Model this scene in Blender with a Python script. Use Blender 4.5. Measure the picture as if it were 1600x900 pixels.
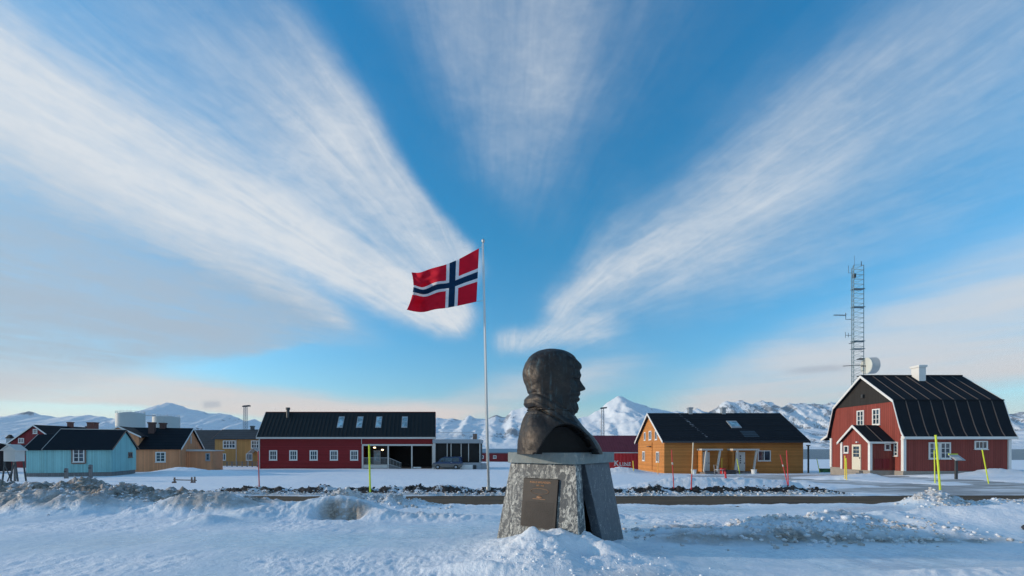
import bpy, bmesh, math, random
import numpy as np
from mathutils import Vector, Matrix, noise as mnoise
R = math.radians
random.seed(7)
for o in list(bpy.data.objects): bpy.data.objects.remove(o)
SC = bpy.context.scene
COL = SC.collection

# ------------------------------------------------------------------ camera, light, exposure
F = 640.0; HZ = 700.0; CAMZ = 1.5
cd = bpy.data.cameras.new('camera'); cam = bpy.data.objects.new('camera', cd); COL.objects.link(cam)
cam.location = (0, 0, CAMZ); cam.rotation_euler = (R(90), 0, 0)
cd.sensor_width = 36; cd.lens = F / 1600 * 36; cd.shift_y = (HZ - 450) / 1600
cd.clip_start = 0.05; cd.clip_end = 40000
SC.camera = cam
SUN_EL, SUN_AZ = R(13.0), R(-88.0)         # azimuth measured from +Y towards +X
SC.view_settings.view_transform = 'Standard'; SC.view_settings.look = 'None'
SC.view_settings.exposure = 0.40; SC.view_settings.gamma = 1
SC.cycles.use_denoising = True
SC.cycles.max_bounces = 5; SC.cycles.volume_bounces = 0
ld = bpy.data.lights.new('sun', 'SUN'); ld.energy = 2.35; ld.angle = R(1.5); ld.color = (1.0, 0.80, 0.60)
sun = bpy.data.objects.new('sun', ld); COL.objects.link(sun)
sd = Vector((math.sin(SUN_AZ) * math.cos(SUN_EL), math.cos(SUN_AZ) * math.cos(SUN_EL), math.sin(SUN_EL)))
sun.rotation_euler = sd.to_track_quat('Z', 'Y').to_euler(); sun.location = (-30, 0, 30)

class NT:
    """small helper to write node trees as expressions"""
    def __init__(s, tree): s.t = tree; s.n = tree.nodes; s.l = tree.links
    def new(s, typ, **kw):
        n = s.n.new(typ)
        for k, v in kw.items(): setattr(n, k, v)
        return n
    def put(s, sock, v):
        if isinstance(v, bpy.types.NodeSocket): s.l.new(v, sock)
        elif v is not None:
            if hasattr(sock.default_value, '__len__') and not hasattr(v, '__len__'): v = (v,) * len(sock.default_value)
            if hasattr(v, '__len__') and len(sock.default_value) == 4 and len(v) == 3: v = (*v, 1)
            sock.default_value = v
    def m(s, op, a, b=None, c=None, clamp=False):
        n = s.new('ShaderNodeMath', operation=op, use_clamp=clamp)
        for i, v in enumerate((a, b, c)):
            if v is not None: s.put(n.inputs[i], v)
        return n.outputs[0]
    def v(s, op, a, b=None):
        n = s.new('ShaderNodeVectorMath', operation=op)
        s.put(n.inputs[0], a)
        if b is not None: s.put(n.inputs[1], b)
        return n.outputs[0]
    def sep(s, a):
        n = s.new('ShaderNodeSeparateXYZ'); s.put(n.inputs[0], a); return n.outputs
    def comb(s, x=0, y=0, z=0):
        n = s.new('ShaderNodeCombineXYZ')
        for i, v in enumerate((x, y, z)): s.put(n.inputs[i], v)
        return n.outputs[0]
    def noise(s, vec, scale, detail=4, rough=.5, dist=0, lac=2.0, col=False):
        n = s.new('ShaderNodeTexNoise'); s.put(n.inputs['Vector'], vec)
        n.inputs['Scale'].default_value = scale; n.inputs['Detail'].default_value = detail
        n.inputs['Roughness'].default_value = rough; n.inputs['Distortion'].default_value = dist
        n.inputs['Lacunarity'].default_value = lac
        return n.outputs[1 if col else 0]
    def ss(s, v, a, b):            # smoothstep a..b -> 0..1
        n = s.new('ShaderNodeMapRange', interpolation_type='SMOOTHSTEP'); s.put(n.inputs[0], v)
        n.inputs[1].default_value = a; n.inputs[2].default_value = b
        return n.outputs[0]
    def ramp(s, v, stops, interp='LINEAR'):
        n = s.new('ShaderNodeValToRGB'); s.put(n.inputs[0], v); cr = n.color_ramp; cr.interpolation = interp
        def c4(c): return (c, c, c, 1) if not hasattr(c, '__len__') else (*c[:3], 1)
        cr.elements[0].position = stops[0][0]; cr.elements[0].color = c4(stops[0][1])
        cr.elements[1].position = stops[-1][0]; cr.elements[1].color = c4(stops[-1][1])
        for p, c in stops[1:-1]:
            e = cr.elements.new(p); e.color = c4(c)
        return n.outputs[0]
    def mix(s, f, a, b, blend='MIX'):
        n = s.new('ShaderNodeMix', data_type='RGBA', blend_type=blend)
        s.put(n.inputs[0], f); s.put(n.inputs[6], a); s.put(n.inputs[7], b)
        return n.outputs[2]

# ------------------------------------------------------------------ sky: Nishita daylight under a fan of high cirrus
W = bpy.data.worlds.new('World'); SC.world = W; W.use_nodes = True
W.node_tree.nodes.clear(); q = NT(W.node_tree)
sky = q.new('ShaderNodeTexSky', sky_type='NISHITA'); sky.sun_disc = False
sky.sun_elevation = SUN_EL; sky.sun_rotation = SUN_AZ; sky.altitude = 0
sky.air_density = 1.0; sky.dust_density = 0.4; sky.ozone_density = 2.5
tc = q.new('ShaderNodeTexCoord')
D = q.v('NORMALIZE', tc.outputs['Generated']); dx, dy, dz = q.sep(D)
zc = q.m('MAXIMUM', dz, 0.012)
cx = q.m('DIVIDE', dx, zc); cy = q.m('DIVIDE', dy, zc)        # the cloud layer seen as a plane overhead
px_ = q.m('ADD', cx, 0.10); py_ = q.m('DIVIDE', q.m('SUBTRACT', 6.4, cy), 6.4)
al = q.m('ARCTAN2', px_, py_)
al = q.m('DIVIDE', al, q.m('MULTIPLY_ADD', dz, 1.6, 0.5))
aldeg = q.m('MULTIPLY', al, 57.2958)
rad = q.m('LOGARITHM', q.m('ADD', q.m('SQRT', q.m('ADD', q.m('MULTIPLY', px_, px_), q.m('MULTIPLY', py_, py_))), .02), 2.718)
pv = q.comb(cx, cy, 0)
wob = q.noise(q.comb(q.m('MULTIPLY', aldeg, .05), rad, 0), 1.6, 3, .55)
al2 = q.m('ADD', aldeg, q.m('MULTIPLY', q.m('SUBTRACT', wob, .5), 13))
st = q.m('MULTIPLY_ADD', al2, 1 / 360.0, 0.5)
def A(d): return d / 360 + .5
wp = q.noise(q.comb(q.m('MULTIPLY', aldeg, .03), q.m('MULTIPLY', rad, 1.4), 5.0), 1.0, 4, .6)
ald = q.m('ADD', aldeg, q.m('MULTIPLY', q.m('SUBTRACT', wp, .5), 22))
streak = q.noise(q.comb(q.m('MULTIPLY', ald, .10), q.m('MULTIPLY', rad, 1.1), 2.0), 1.0, 6, .60)
fibre = q.noise(q.comb(q.m('MULTIPLY', ald, .42), q.m('MULTIPLY', rad, 5.5), 7.0), 1.0, 5, .65)
puff = q.noise(pv, 1.9, 8, .66, .7)
comb_ = q.noise(q.v('MULTIPLY', D, (26, 26, 60)), 1.0, 5, .68, .5)
tex = q.m('ADD', q.m('MULTIPLY', streak, .32), q.m('ADD', q.m('MULTIPLY', fibre, .24), q.m('ADD', q.m('MULTIPLY', puff, .26), q.m('MULTIPLY', comb_, .18))))
warp = q.m('ADD', q.m('MULTIPLY', q.m('SUBTRACT', q.noise(D, 2.6, 4, .55), .5), .16), q.m('MULTIPLY', q.m('SUBTRACT', q.noise(q.v('MULTIPLY', D, (22, 22, 30)), 1.0, 5, .7), .5), .030))
def sdir(x, y): return Vector((x - 800, F, HZ - y)).normalized()
def stroke(x1, y1, x2, y2, w1, w2, su, sl, dens, e0=.1, e1=.2, t0=0.0, t1=1.0, wk=1.0):
    """soft band of cloud along a great circle of the sky between two directions; su / sl soften its upper and lower edge"""
    a, b = sdir(x1, y1), sdir(x2, y2); n = a.cross(b).normalized()
    if n.z < 0: n = -n
    m = (b - a * a.dot(b)).normalized(); ang = math.atan2(b.dot(m), b.dot(a))
    def dot(v): 
        nd = q.new('ShaderNodeVectorMath', operation='DOT_PRODUCT'); q.put(nd.inputs[0], D); nd.inputs[1].default_value = tuple(v); return nd.outputs['Value']
    s_ = q.m('ADD', dot(n), q.m('MULTIPLY', warp, wk)); tt = q.m('DIVIDE', q.m('ARCTAN2', dot(m), dot(a)), ang)
    w = q.m('MAXIMUM', q.m('MULTIPLY_ADD', tt, (w2 - w1) / 700.0, w1 / 700.0), .006); u = q.m('DIVIDE', s_, w)
    r_ = q.m('MULTIPLY', q.m('SUBTRACT', 1, q.ss(u, 1 - su, 1 + su)), q.m('SUBTRACT', 1, q.ss(q.m('MULTIPLY', u, -1), 1 - sl, 1 + sl)))
    r_ = q.m('MULTIPLY', r_, q.m('MULTIPLY', q.ss(tt, t0 - e0, t0 + e0), q.m('SUBTRACT', 1, q.ss(tt, t1 - e1, t1 + e1))))
    return q.m('MULTIPLY', r_, dens)
def union(lst):
    k = q.m('SUBTRACT', 1, lst[0])
    for v in lst[1:]: k = q.m('MULTIPLY', k, q.m('SUBTRACT', 1, v))
    return q.m('SUBTRACT', 1, k)
white_ = [stroke(735, 508, 0, 150, 26, 70, .6, .8, .92, .05, .3, 0, 1.5, .5),
          stroke(728, 452, 400, 130, 46, 84, .30, 1.1, .66, .07, .4, 0, 1.05, .5),
          stroke(560, 300, 120, -40, 70, 80, 1, 1, .30, .2, .5, 0, 1.3),
          stroke(540, 496, 0, 235, 12, 34, .7, .8, .62, .08, .3, 0, 1.5, .5),
          stroke(850, 290, 755, -60, 50, 96, .9, .8, .36, .45, .3, 0, 1.6, 1.5), stroke(880, 200, 960, -40, 40, 90, 1, 1, .22, .3, .3, 0, 1.4),
          stroke(925, 430, 985, 300, 22, 30, .9, .9, .22, .3, .4),
          stroke(852, 500, 1300, 262, 30, 92, 1.0, 1.1, .44, .07, .35, 0, 1.0, .8), stroke(1050, 420, 1620, 40, 56, 84, .6, 1.1, .32, .25, .3, 0, 1.6, .8),
          stroke(870, 490, 1035, 368, 16, 22, .8, .9, .45, .12, .3, 0, 1, .6), stroke(775, 545, 965, 512, 18, 24, .9, .9, .62, .1, .2, 0, 1, .5),
          stroke(1150, 478, 1640, 260, 18, 40, 1, 1, .18, .3, .4, 0, 1.5),
          stroke(900, 490, 1500, 120, 60, 170, 1, 1, .12, .3, .4, 0, 1.6), stroke(870, 330, 830, -40, 80, 190, 1, 1, .12, .5, .4, 0, 1.6), stroke(330, 330, 60, 60, 60, 120, 1, 1, .14, .4, .4, 0, 1.4)]
grey_ = [stroke(560, 512, -60, 372, 22, 90, .9, .9, .74, .25, .3, 0, 1.6, .5), stroke(455, 528, -60, 505, 12, 78, .9, .45, .80, .28, .3, 0, 1.7, .35)]
low_ = [stroke(1040, 640, 1700, 470, 36, 78, 1.0, .3, .80, .2, .3, 0, 1.6, .5), stroke(740, 655, 120, 600, 20, 26, .8, .4, .75, .15, .2, 0, 1.15, .35), stroke(70, 598, -200, 590, 10, 16, .9, .9, .6, .3, .3, 0, 1.5, .3),
        stroke(690, 640, 1000, 575, 26, 34, 1.0, .6, .55, .25, .3, 0, 1, .5)]
wsum = union(white_); gsum = union(grey_); lsum = union(low_)
# unseen broken cloud sheet added behind the viewer to neutralise the blue ambient light
back_ = q.m('MULTIPLY', q.ss(q.m('MULTIPLY', dy, -1), -.15, .45), q.ss(q.noise(q.v('MULTIPLY', D, (2.2, 1.1, 2.2)), 1.2, 5, .6), .30, .55))
back_ = q.m('MULTIPLY', back_, .58)
base = union([wsum, gsum, back_])
hd = q.m('ADD', base, q.m('MULTIPLY', q.m('SUBTRACT', tex, .5), q.m('MULTIPLY_ADD', base, 1.9, .26)))
hd = q.ss(hd, -.04, 1.10)
azi = q.m('ARCTAN2', dx, dy)
veiln = q.noise(q.comb(q.m('MULTIPLY', azi, 1.6), q.m('MULTIPLY', dz, 14), 4), 1.3, 6, .6, .3)
lv = q.m('ADD', lsum, q.m('MULTIPLY', q.m('SUBTRACT', veiln, .5), q.m('MULTIPLY_ADD', lsum, 1.3, .25))); lv = q.m('MULTIPLY', q.ss(lv, 0, .95), q.m('SUBTRACT', 1, q.ss(dz, .25, .5)))
hzn = q.m('MULTIPLY', q.m('SUBTRACT', 1, q.ss(dz, .015, .12)), .80)
lv = q.m('MAXIMUM', lv, hzn)
dens = union([hd, lv])
tint = q.ramp(dz, [(0.0, (.55, .60, .72)), (.10, (.40, .56, .61)), (.25, (.26, .61, .71)), (.45, (.12, .63, .76)), (.7, (.055, .61, .80)), (.95, (.05, .60, .80))])
skyc = q.mix(1.0, sky.outputs[0], q.v('MULTIPLY', tint, (2.7, 2.7, 2.7)), 'MULTIPLY')
hicol = q.ramp(q.m('SUBTRACT', q.m('ADD', q.m('MULTIPLY', tex, .9), q.m('MULTIPLY', wsum, .25)), q.m('MULTIPLY', gsum, .34)), [(.25, (3.6, 4.4, 5.3)), (.70, (6.6, 6.9, 7.2))])
locol = q.ramp(dz, [(0.0, (5.7, 5.2, 5.4)), (.07, (7.0, 6.1, 5.7)), (.16, (6.0, 6.2, 6.5)), (.3, (5.6, 6.2, 6.8))])
cc = q.mix(q.m('MULTIPLY', lv, q.m('SUBTRACT', 1, q.m('MULTIPLY', hd, .5))), hicol, locol)
fin = q.mix(q.m('MULTIPLY', dens, .94), skyc, cc)
dk = q.m('MAXIMUM', stroke(1236, 580, 1324, 574, 2.5, 4, .9, .9, .42, .3, .3, 0, 1, .02), stroke(318, 633, 344, 631, 2, 2, .8, .8, .5, .2, .2, 0, 1, .02))
fin = q.mix(dk, fin, (2.6, 3.2, 4.1, 1))
bg = q.new('ShaderNodeBackground'); q.put(bg.inputs[0], fin); bg.inputs[1].default_value = 0.085
wo = q.new('ShaderNodeOutputWorld'); q.l.new(bg.outputs[0], wo.inputs[0])

# ------------------------------------------------------------------ helpers
def link(o, parent=None):
    COL.objects.link(o)
    if parent is not None: o.parent = parent
    return o
def tag(o, label=None, cat=None, group=None, kind=None):
    if label: o['label'] = label
    if cat: o['category'] = cat
    if group: o['group'] = group
    if kind: o['kind'] = kind
    return o
def thing(name, label, cat, loc=(0, 0, 0), rz=0, group=None):
    o = bpy.data.objects.new(name, None); COL.objects.link(o); o.location = loc; o.rotation_euler = (0, 0, rz)
    o.empty_display_size = .2
    return tag(o, label, cat, group)
def children(o): return [c for c in bpy.data.objects if c.parent == o]
def copy_tree(o, parent=None):
    c = o.copy(); COL.objects.link(c); c.parent = parent
    for ch in children(o): copy_tree(ch, c)
    return c
def to_mesh(c):
    tmp = bpy.data.objects.new('tmp', c); me = bpy.data.meshes.new_from_object(tmp); bpy.data.objects.remove(tmp)
    return bpy.data.objects.new('lettering', me)
class MB:
    def __init__(s): s.v = []; s.f = []; s.mi = []; s.cur = 0
    def add(s, vs, fs):
        b = len(s.v); s.v += [tuple(v) for v in vs]; s.f += [tuple(b + i for i in f) for f in fs]; s.mi += [s.cur] * len(fs); return s
    def box(s, x0, x1, y0, y1, z0, z1):
        x0, x1 = min(x0, x1), max(x0, x1); y0, y1 = min(y0, y1), max(y0, y1); z0, z1 = min(z0, z1), max(z0, z1)
        return s.add([(x0, y0, z0), (x1, y0, z0), (x1, y1, z0), (x0, y1, z0), (x0, y0, z1), (x1, y0, z1), (x1, y1, z1), (x0, y1, z1)],
                     [(0, 3, 2, 1), (4, 5, 6, 7), (0, 1, 5, 4), (1, 2, 6, 5), (2, 3, 7, 6), (3, 0, 4, 7)])
    def hull(s, bot, top):       # two loops of equal length
        n = len(bot)
        return s.add(list(bot) + list(top), [tuple(range(n - 1, -1, -1)), tuple(range(n, 2 * n))] + [(i, (i + 1) % n, n + (i + 1) % n, n + i) for i in range(n)])
    def bar(s, a, b, w, h=None, up=(0, 0, 1)):
        a = Vector(a); b = Vector(b); d = (b - a).normalized(); up = Vector(up)
        if abs(d.dot(up)) > .98: up = Vector((0, 1, 0))
        x = d.cross(up).normalized(); y = x.cross(d).normalized(); h = h or w
        c = [x * w / 2 + y * h / 2, -x * w / 2 + y * h / 2, -x * w / 2 - y * h / 2, x * w / 2 - y * h / 2]
        return s.hull([a + k for k in c], [b + k for k in c])
    def tube(s, pts, r, n=8, close=True):
        pts = [Vector(p) for p in pts]; rr = r if hasattr(r, '__len__') else [r] * len(pts)
        ref = Vector((0, 0, 1)); rings = []
        for i, p in enumerate(pts):
            d = (pts[min(i + 1, len(pts) - 1)] - pts[max(i - 1, 0)]).normalized()
            x = d.cross(ref if abs(d.dot(ref)) < .95 else Vector((0, 1, 0))).normalized(); y = d.cross(x)
            rings.append([p + (x * math.cos(2 * math.pi * k / n) + y * math.sin(2 * math.pi * k / n)) * rr[i] for k in range(n)])
        vs = [v for g in rings for v in g]; fs = []
        for i in range(len(pts) - 1):
            for k in range(n): fs.append((i * n + k, i * n + (k + 1) % n, (i + 1) * n + (k + 1) % n, (i + 1) * n + k))
        if close: fs += [tuple(range(n - 1, -1, -1)), tuple((len(pts) - 1) * n + k for k in range(n))]
        return s.add(vs, fs)
    def build(s, name, mat, parent=None, smooth=False, bevel=0):
        me = bpy.data.meshes.new(name); me.from_pydata(s.v, [], s.f)
        for m_ in (mat if isinstance(mat, (list, tuple)) else [mat]): me.materials.append(m_)
        if len(me.materials) > 1: me.polygons.foreach_set('material_index', s.mi)
        bm = bmesh.new(); bm.from_mesh(me); bmesh.ops.recalc_face_normals(bm, faces=bm.faces)
        if bevel: bmesh.ops.bevel(bm, geom=list(bm.edges), offset=bevel, segments=1, affect='EDGES', clamp_overlap=True)
        bm.to_mesh(me); bm.free()
        if smooth: me.polygons.foreach_set('use_smooth', [True] * len(me.polygons))
        return link(bpy.data.objects.new(name, me), parent)

# ------------------------------------------------------------------ materials
def new_mat(name):
    m = bpy.data.materials.new(name); m.use_nodes = True; q = NT(m.node_tree)
    b = q.n['Principled BSDF']; return m, q, b
def obj_co(q): return q.new('ShaderNodeTexCoord').outputs['Object']
def bumped(q, b, h, strength=.5, dist=.02):
    n = q.new('ShaderNodeBump'); n.inputs['Strength'].default_value = strength; n.inputs['Distance'].default_value = dist
    q.put(n.inputs['Height'], h); q.l.new(n.outputs[0], b.inputs['Normal'])
def plain(name, col, rough=.6, var=.25, scale=3, metal=0, bump=.15, spec=.5):
    m, q, b = new_mat(name); co = obj_co(q)
    n = q.noise(co, scale, 5, .6); n2 = q.noise(co, scale * 9, 3, .6)
    k = q.m('MULTIPLY_ADD', q.m('ADD', q.m('MULTIPLY', n, .7), q.m('MULTIPLY', n2, .3)), 2 * var, 1 - var)
    q.put(b.inputs['Base Color'], q.mix(1.0, (*col, 1), q.comb(k, k, k), 'MULTIPLY'))
    q.put(b.inputs['Roughness'], q.m('MULTIPLY_ADD', n, .2, rough - .1)); b.inputs['Metallic'].default_value = metal
    b.inputs['Specular IOR Level'].default_value = spec
    if bump: bumped(q, b, n2, bump, .01)
    return m
def boards(name, col, width=.14, vertical=True, wear=.3, worn=(.3, .25, .2), rough=.75):
    m, q, b = new_mat(name); co = obj_co(q); x, y, z = q.sep(co)
    a = q.m('ADD', x, y) if vertical else z
    k = q.m('DIVIDE', a, width); fr = q.m('FRACT', k); idn = q.m('FLOOR', k)
    w = q.new('ShaderNodeTexWhiteNoise'); w.noise_dimensions = '1D'; q.put(w.inputs['W'], idn)
    g = q.m('MULTIPLY', q.ss(fr, 0.0, .10), q.m('SUBTRACT', 1, q.ss(fr, .90, 1.0)))
    stretch = q.v('MULTIPLY', co, (9, 9, .8) if vertical else (.8, .8, 9))
    gr = q.noise(stretch, 2.2, 5, .65); big = q.noise(co, .7, 4, .6)
    kk = q.m('ADD', .62, q.m('ADD', q.m('MULTIPLY', w.outputs[0], .22), q.m('ADD', q.m('MULTIPLY', gr, .25), q.m('MULTIPLY', big, .3))))
    kk = q.m('MULTIPLY', kk, q.m('MULTIPLY_ADD', g, .35, .65))
    c = q.mix(1.0, (*col, 1), q.comb(kk, kk, kk), 'MULTIPLY')
    c = q.mix(q.m('MULTIPLY', q.ss(q.noise(stretch, 1.1, 6, .7), .62, .78), wear), c, (*worn, 1))
    q.put(b.inputs['Base Color'], c); b.inputs['Roughness'].default_value = rough
    b.inputs['Specular IOR Level'].default_value = .25
    bumped(q, b, q.m('ADD', g, q.m('MULTIPLY', gr, .2)), .9, .02); return m
def roofing(name, col, course=.35, axis='z', rough=.65):
    m, q, b = new_mat(name); co = obj_co(q); x, y, z = q.sep(co)
    k = q.m('DIVIDE', z if axis == 'z' else x, course); fr = q.m('FRACT', k)
    g = q.ss(fr, 0, .25); n = q.noise(co, 1.2, 5, .6); n2 = q.noise(co, 24, 3, .7)
    kk = q.m('MULTIPLY', q.m('ADD', .55, q.m('ADD', q.m('MULTIPLY', n, .6), q.m('MULTIPLY', n2, .35))), q.m('MULTIPLY_ADD', g, .4, .6))
    q.put(b.inputs['Base Color'], q.mix(1.0, (*col, 1), q.comb(kk, kk, kk), 'MULTIPLY'))
    b.inputs['Roughness'].default_value = rough; b.inputs['Specular IOR Level'].default_value = .12
    bumped(q, b, q.m('ADD', g, q.m('MULTIPLY', n2, .3)), .6, .03); return m
def glassy(name, col=(.02, .035, .05), rough=.06):
    m, q, b = new_mat(name); co = obj_co(q); n = q.noise(co, 1.7, 3, .5)
    c = q.mix(q.ss(n, .35, .7), (*col, 1), (col[0] * 2.6, col[1] * 2.6, col[2] * 2.6, 1))
    q.put(b.inputs['Base Color'], c); b.inputs['Roughness'].default_value = rough
    b.inputs['Specular IOR Level'].default_value = .8; return m
def brick_mat(name, col=(.13, .045, .035)):
    m, q, b = new_mat(name); co = obj_co(q); x, y, z = q.sep(co)
    t = q.new('ShaderNodeTexBrick'); q.put(t.inputs['Vector'], q.comb(q.m('ADD', x, y), z, 0))
    t.inputs['Scale'].default_value = 4.5; t.inputs['Color1'].default_value = (*col, 1)
    t.inputs['Color2'].default_value = (col[0] * 1.5, col[1] * 1.4, col[2] * 1.3, 1); t.inputs['Mortar'].default_value = (.16, .13, .12, 1)
    q.put(b.inputs['Base Color'], t.outputs[0]); b.inputs['Roughness'].default_value = .9
    bumped(q, b, t.outputs[1], .5, .01); return m
M = {}
M['white'] = plain('white_paint', (.72, .72, .70), .55, .10, 2)
M['offwhite'] = plain('aged_white_paint', (.55, .53, .50), .6, .18, 2)
M['teal'] = boards('teal_boards', (.27, .53, .54), .13, True, .35, (.42, .50, .48))
M['ochre'] = boards('ochre_boards', (.68, .30, .15), .13, True, .2, (.35, .28, .2))
M['yellow'] = boards('mustard_boards', (.50, .26, .09), .13, True, .25, (.3, .24, .15))
M['orange'] = boards('orange_boards', (.52, .215, .06), .16, False, .10, (.5, .3, .15))
M['darkred'] = boards('dark_red_boards', (.23, .020, .024), .18, False, .08, (.25, .05, .05))
M['red'] = boards('falu_red_boards', (.25, .058, .046), .19, True, .25, (.34, .13, .10))
M['deepred'] = boards('shed_red_boards', (.22, .03, .035), .19, True, .15, (.2, .06, .05))
M['blackboard'] = boards('black_boards', (.035, .033, .032), .12, True, .1, (.08, .08, .08))
M['roof'] = roofing('black_roofing', (.012, .013, .017), .36)
M['tile'] = roofing('black_tile', (.017, .021, .028), .30)
M['metalroof'] = plain('black_sheet_roof', (.015, .020, .023), .6, .25, 1.5, 0, .05, .15)
M['felt'] = plain('roof_felt', (.016, .020, .026), .85, .35, 2.0, 0, .5, .1)
M['greyroof'] = roofing('grey_roofing', (.05, .06, .07), .4)
M['blueroof'] = plain('blue_grey_roof', (.16, .26, .34), .5, .2, 1)
M['maroon'] = roofing('maroon_roofing', (.13, .035, .05), .5, 'x')
M['glass'] = glassy('window_glass'); M['skyglass'] = glassy('skylight_glass', (.13, .22, .27), .15)
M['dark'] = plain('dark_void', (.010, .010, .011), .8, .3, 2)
M['brick'] = brick_mat('brick'); M['brick2'] = brick_mat('dark_brick', (.07, .035, .032))
M['concrete'] = plain('foundation_concrete', (.30, .27, .24), .9, .4, 2.5, 0, .6)
M['grey'] = plain('grey_paint', (.30, .33, .36), .5, .2, 2)
M['greywood'] = boards('weathered_wood', (.20, .19, .19), .16, True, .5, (.12, .11, .11))
M['brownwood'] = plain('brown_wood', (.20, .13, .10), .8, .35, 6)
M['galv'] = plain('galvanised_steel', (.42, .44, .46), .45, .2, 4, .7)
M['darkmetal'] = plain('dark_steel', (.06, .065, .07), .5, .25, 4, .4)
M['stakered'] = plain('stake_red', (.60, .035, .04), .5, .2, 5); M['stakelime'] = plain('stake_lime', (.62, .72, .03), .5, .15, 5)
M['stakeyellow'] = plain('stake_yellow', (.75, .55, .05), .5, .15, 5); M['stakeorange'] = plain('stake_orange', (.75, .33, .05), .5, .15, 5)
M['cream'] = plain('cream_paint', (.68, .60, .47), .5, .15, 4)
M['tank'] = plain('tank_paint', (.36, .41, .42), .5, .12, .3)
M['containerred'] = plain('container_red', (.50, .02, .025), .5, .25, 1.5)
M['green'] = plain('green_plastic', (.04, .16, .06), .6, .2, 4)
M['door_cream'] = plain('cream_door', (.66, .62, .50), .5, .1, 3)
M['lampglow'] = bpy.data.materials.new('lamp_glow'); M['lampglow'].use_nodes = True
_b = M['lampglow'].node_tree.nodes['Principled BSDF']; _b.inputs['Emission Color'].default_value = (1, .72, .38, 1); _b.inputs['Emission Strength'].default_value = 6

def snow_mat(name, attrs=True):
    m, q, b = new_mat(name); geo = q.new('ShaderNodeNewGeometry'); P = geo.outputs['Position']
    big = q.noise(P, .35, 5, .6); med = q.noise(P, 2.2, 6, .62); fine = q.noise(P, 14, 5, .7); grit = q.noise(P, 60, 3, .7)
    c = q.mix(q.ss(med, .3, .7), (.78, .83, .90, 1), (.87, .89, .92, 1))
    if attrs:
        def at(n): a = q.new('ShaderNodeAttribute'); a.attribute_name = n; return a.outputs['Fac']
        dirt, ice, soil = at('dirt'), at('ice'), at('soil')
        im = q.m('MULTIPLY', ice, q.ss(q.m('ADD', q.m('MULTIPLY', big, .65), q.m('MULTIPLY', med, .35)), .32, .50))
        c = q.mix(im, c, q.mix(q.ss(fine, .35, .65), (.46, .60, .71, 1), (.66, .75, .82, 1)))
        dm = q.m('MULTIPLY', dirt, q.ss(q.m('ADD', q.m('MULTIPLY', med, .6), q.m('MULTIPLY', fine, .4)), .30, .54), clamp=True)
        c = q.mix(dm, c, q.mix(q.ss(fine, .4, .6), (.13, .10, .075, 1), (.36, .31, .26, 1)))
        sm = q.ss(q.m('ADD', soil, q.m('MULTIPLY', q.m('SUBTRACT', fine, .5), .9)), .42, .58)
        c = q.mix(sm, c, q.mix(fine, (.016, .012, .010, 1), (.06, .045, .036, 1)))
        rr = q.m('MULTIPLY_ADD', im, -.40, .62)
        q.put(b.inputs['Roughness'], rr)
        hh = q.m('MULTIPLY', q.m('ADD', q.m('MULTIPLY', fine, .7), q.m('MULTIPLY', grit, .18)), q.m('MULTIPLY_ADD', im, -.9, 1.0))
        hh = q.m('ADD', hh, q.m('MULTIPLY', med, .8))
    else:
        b.inputs['Roughness'].default_value = .6; hh = q.m('ADD', q.m('MULTIPLY', fine, .7), q.m('MULTIPLY', med, .8))
        c = q.mix(q.m('MULTIPLY', q.ss(q.m('ADD', q.m('MULTIPLY', fine, .5), q.m('MULTIPLY', med, .5)), .42, .58), .8), c, (.36, .32, .28, 1))
    q.put(b.inputs['Base Color'], c); b.inputs['Specular IOR Level'].default_value = .35
    bumped(q, b, hh, .75, .05); return m
M['snow'] = snow_mat('snow'); M['clod'] = snow_mat('dirty_snow_clod', False)
M['whitesnow'] = plain('clean_snow', (.84, .87, .91), .7, .06, 3, 0, .4)

def road_mat(name, c1, c2, c3, snowy=0):
    m, q, b = new_mat(name); P = q.new('ShaderNodeNewGeometry').outputs['Position']
    st_ = q.v('MULTIPLY', P, (.25, 2.2, 1)); a = q.noise(st_, 1.3, 5, .6); f = q.noise(P, 22, 4, .75)
    c = q.mix(q.ss(a, .32, .62), (*c1, 1), (*c2, 1)); c = q.mix(q.ss(f, .58, .8), c, (*c3, 1))
    if snowy: c = q.mix(q.m('MULTIPLY', q.ss(q.noise(q.v('MULTIPLY', P, (.3, 1, 1)), .8, 6, .65), .42, .60), snowy), c, (.80, .82, .85, 1))
    q.put(b.inputs['Base Color'], c); q.put(b.inputs['Roughness'], q.m('MULTIPLY_ADD', a, .3, .62)); b.inputs['Specular IOR Level'].default_value = .12; bumped(q, b, f, .5, .03); return m
M['road'] = road_mat('wet_gravel_road', (.060, .040, .023), (.135, .092, .055), (.20, .155, .115))
M['sideroad'] = road_mat('icy_gravel', (.24, .235, .23), (.42, .43, .44), (.62, .64, .66), .75)

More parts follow.
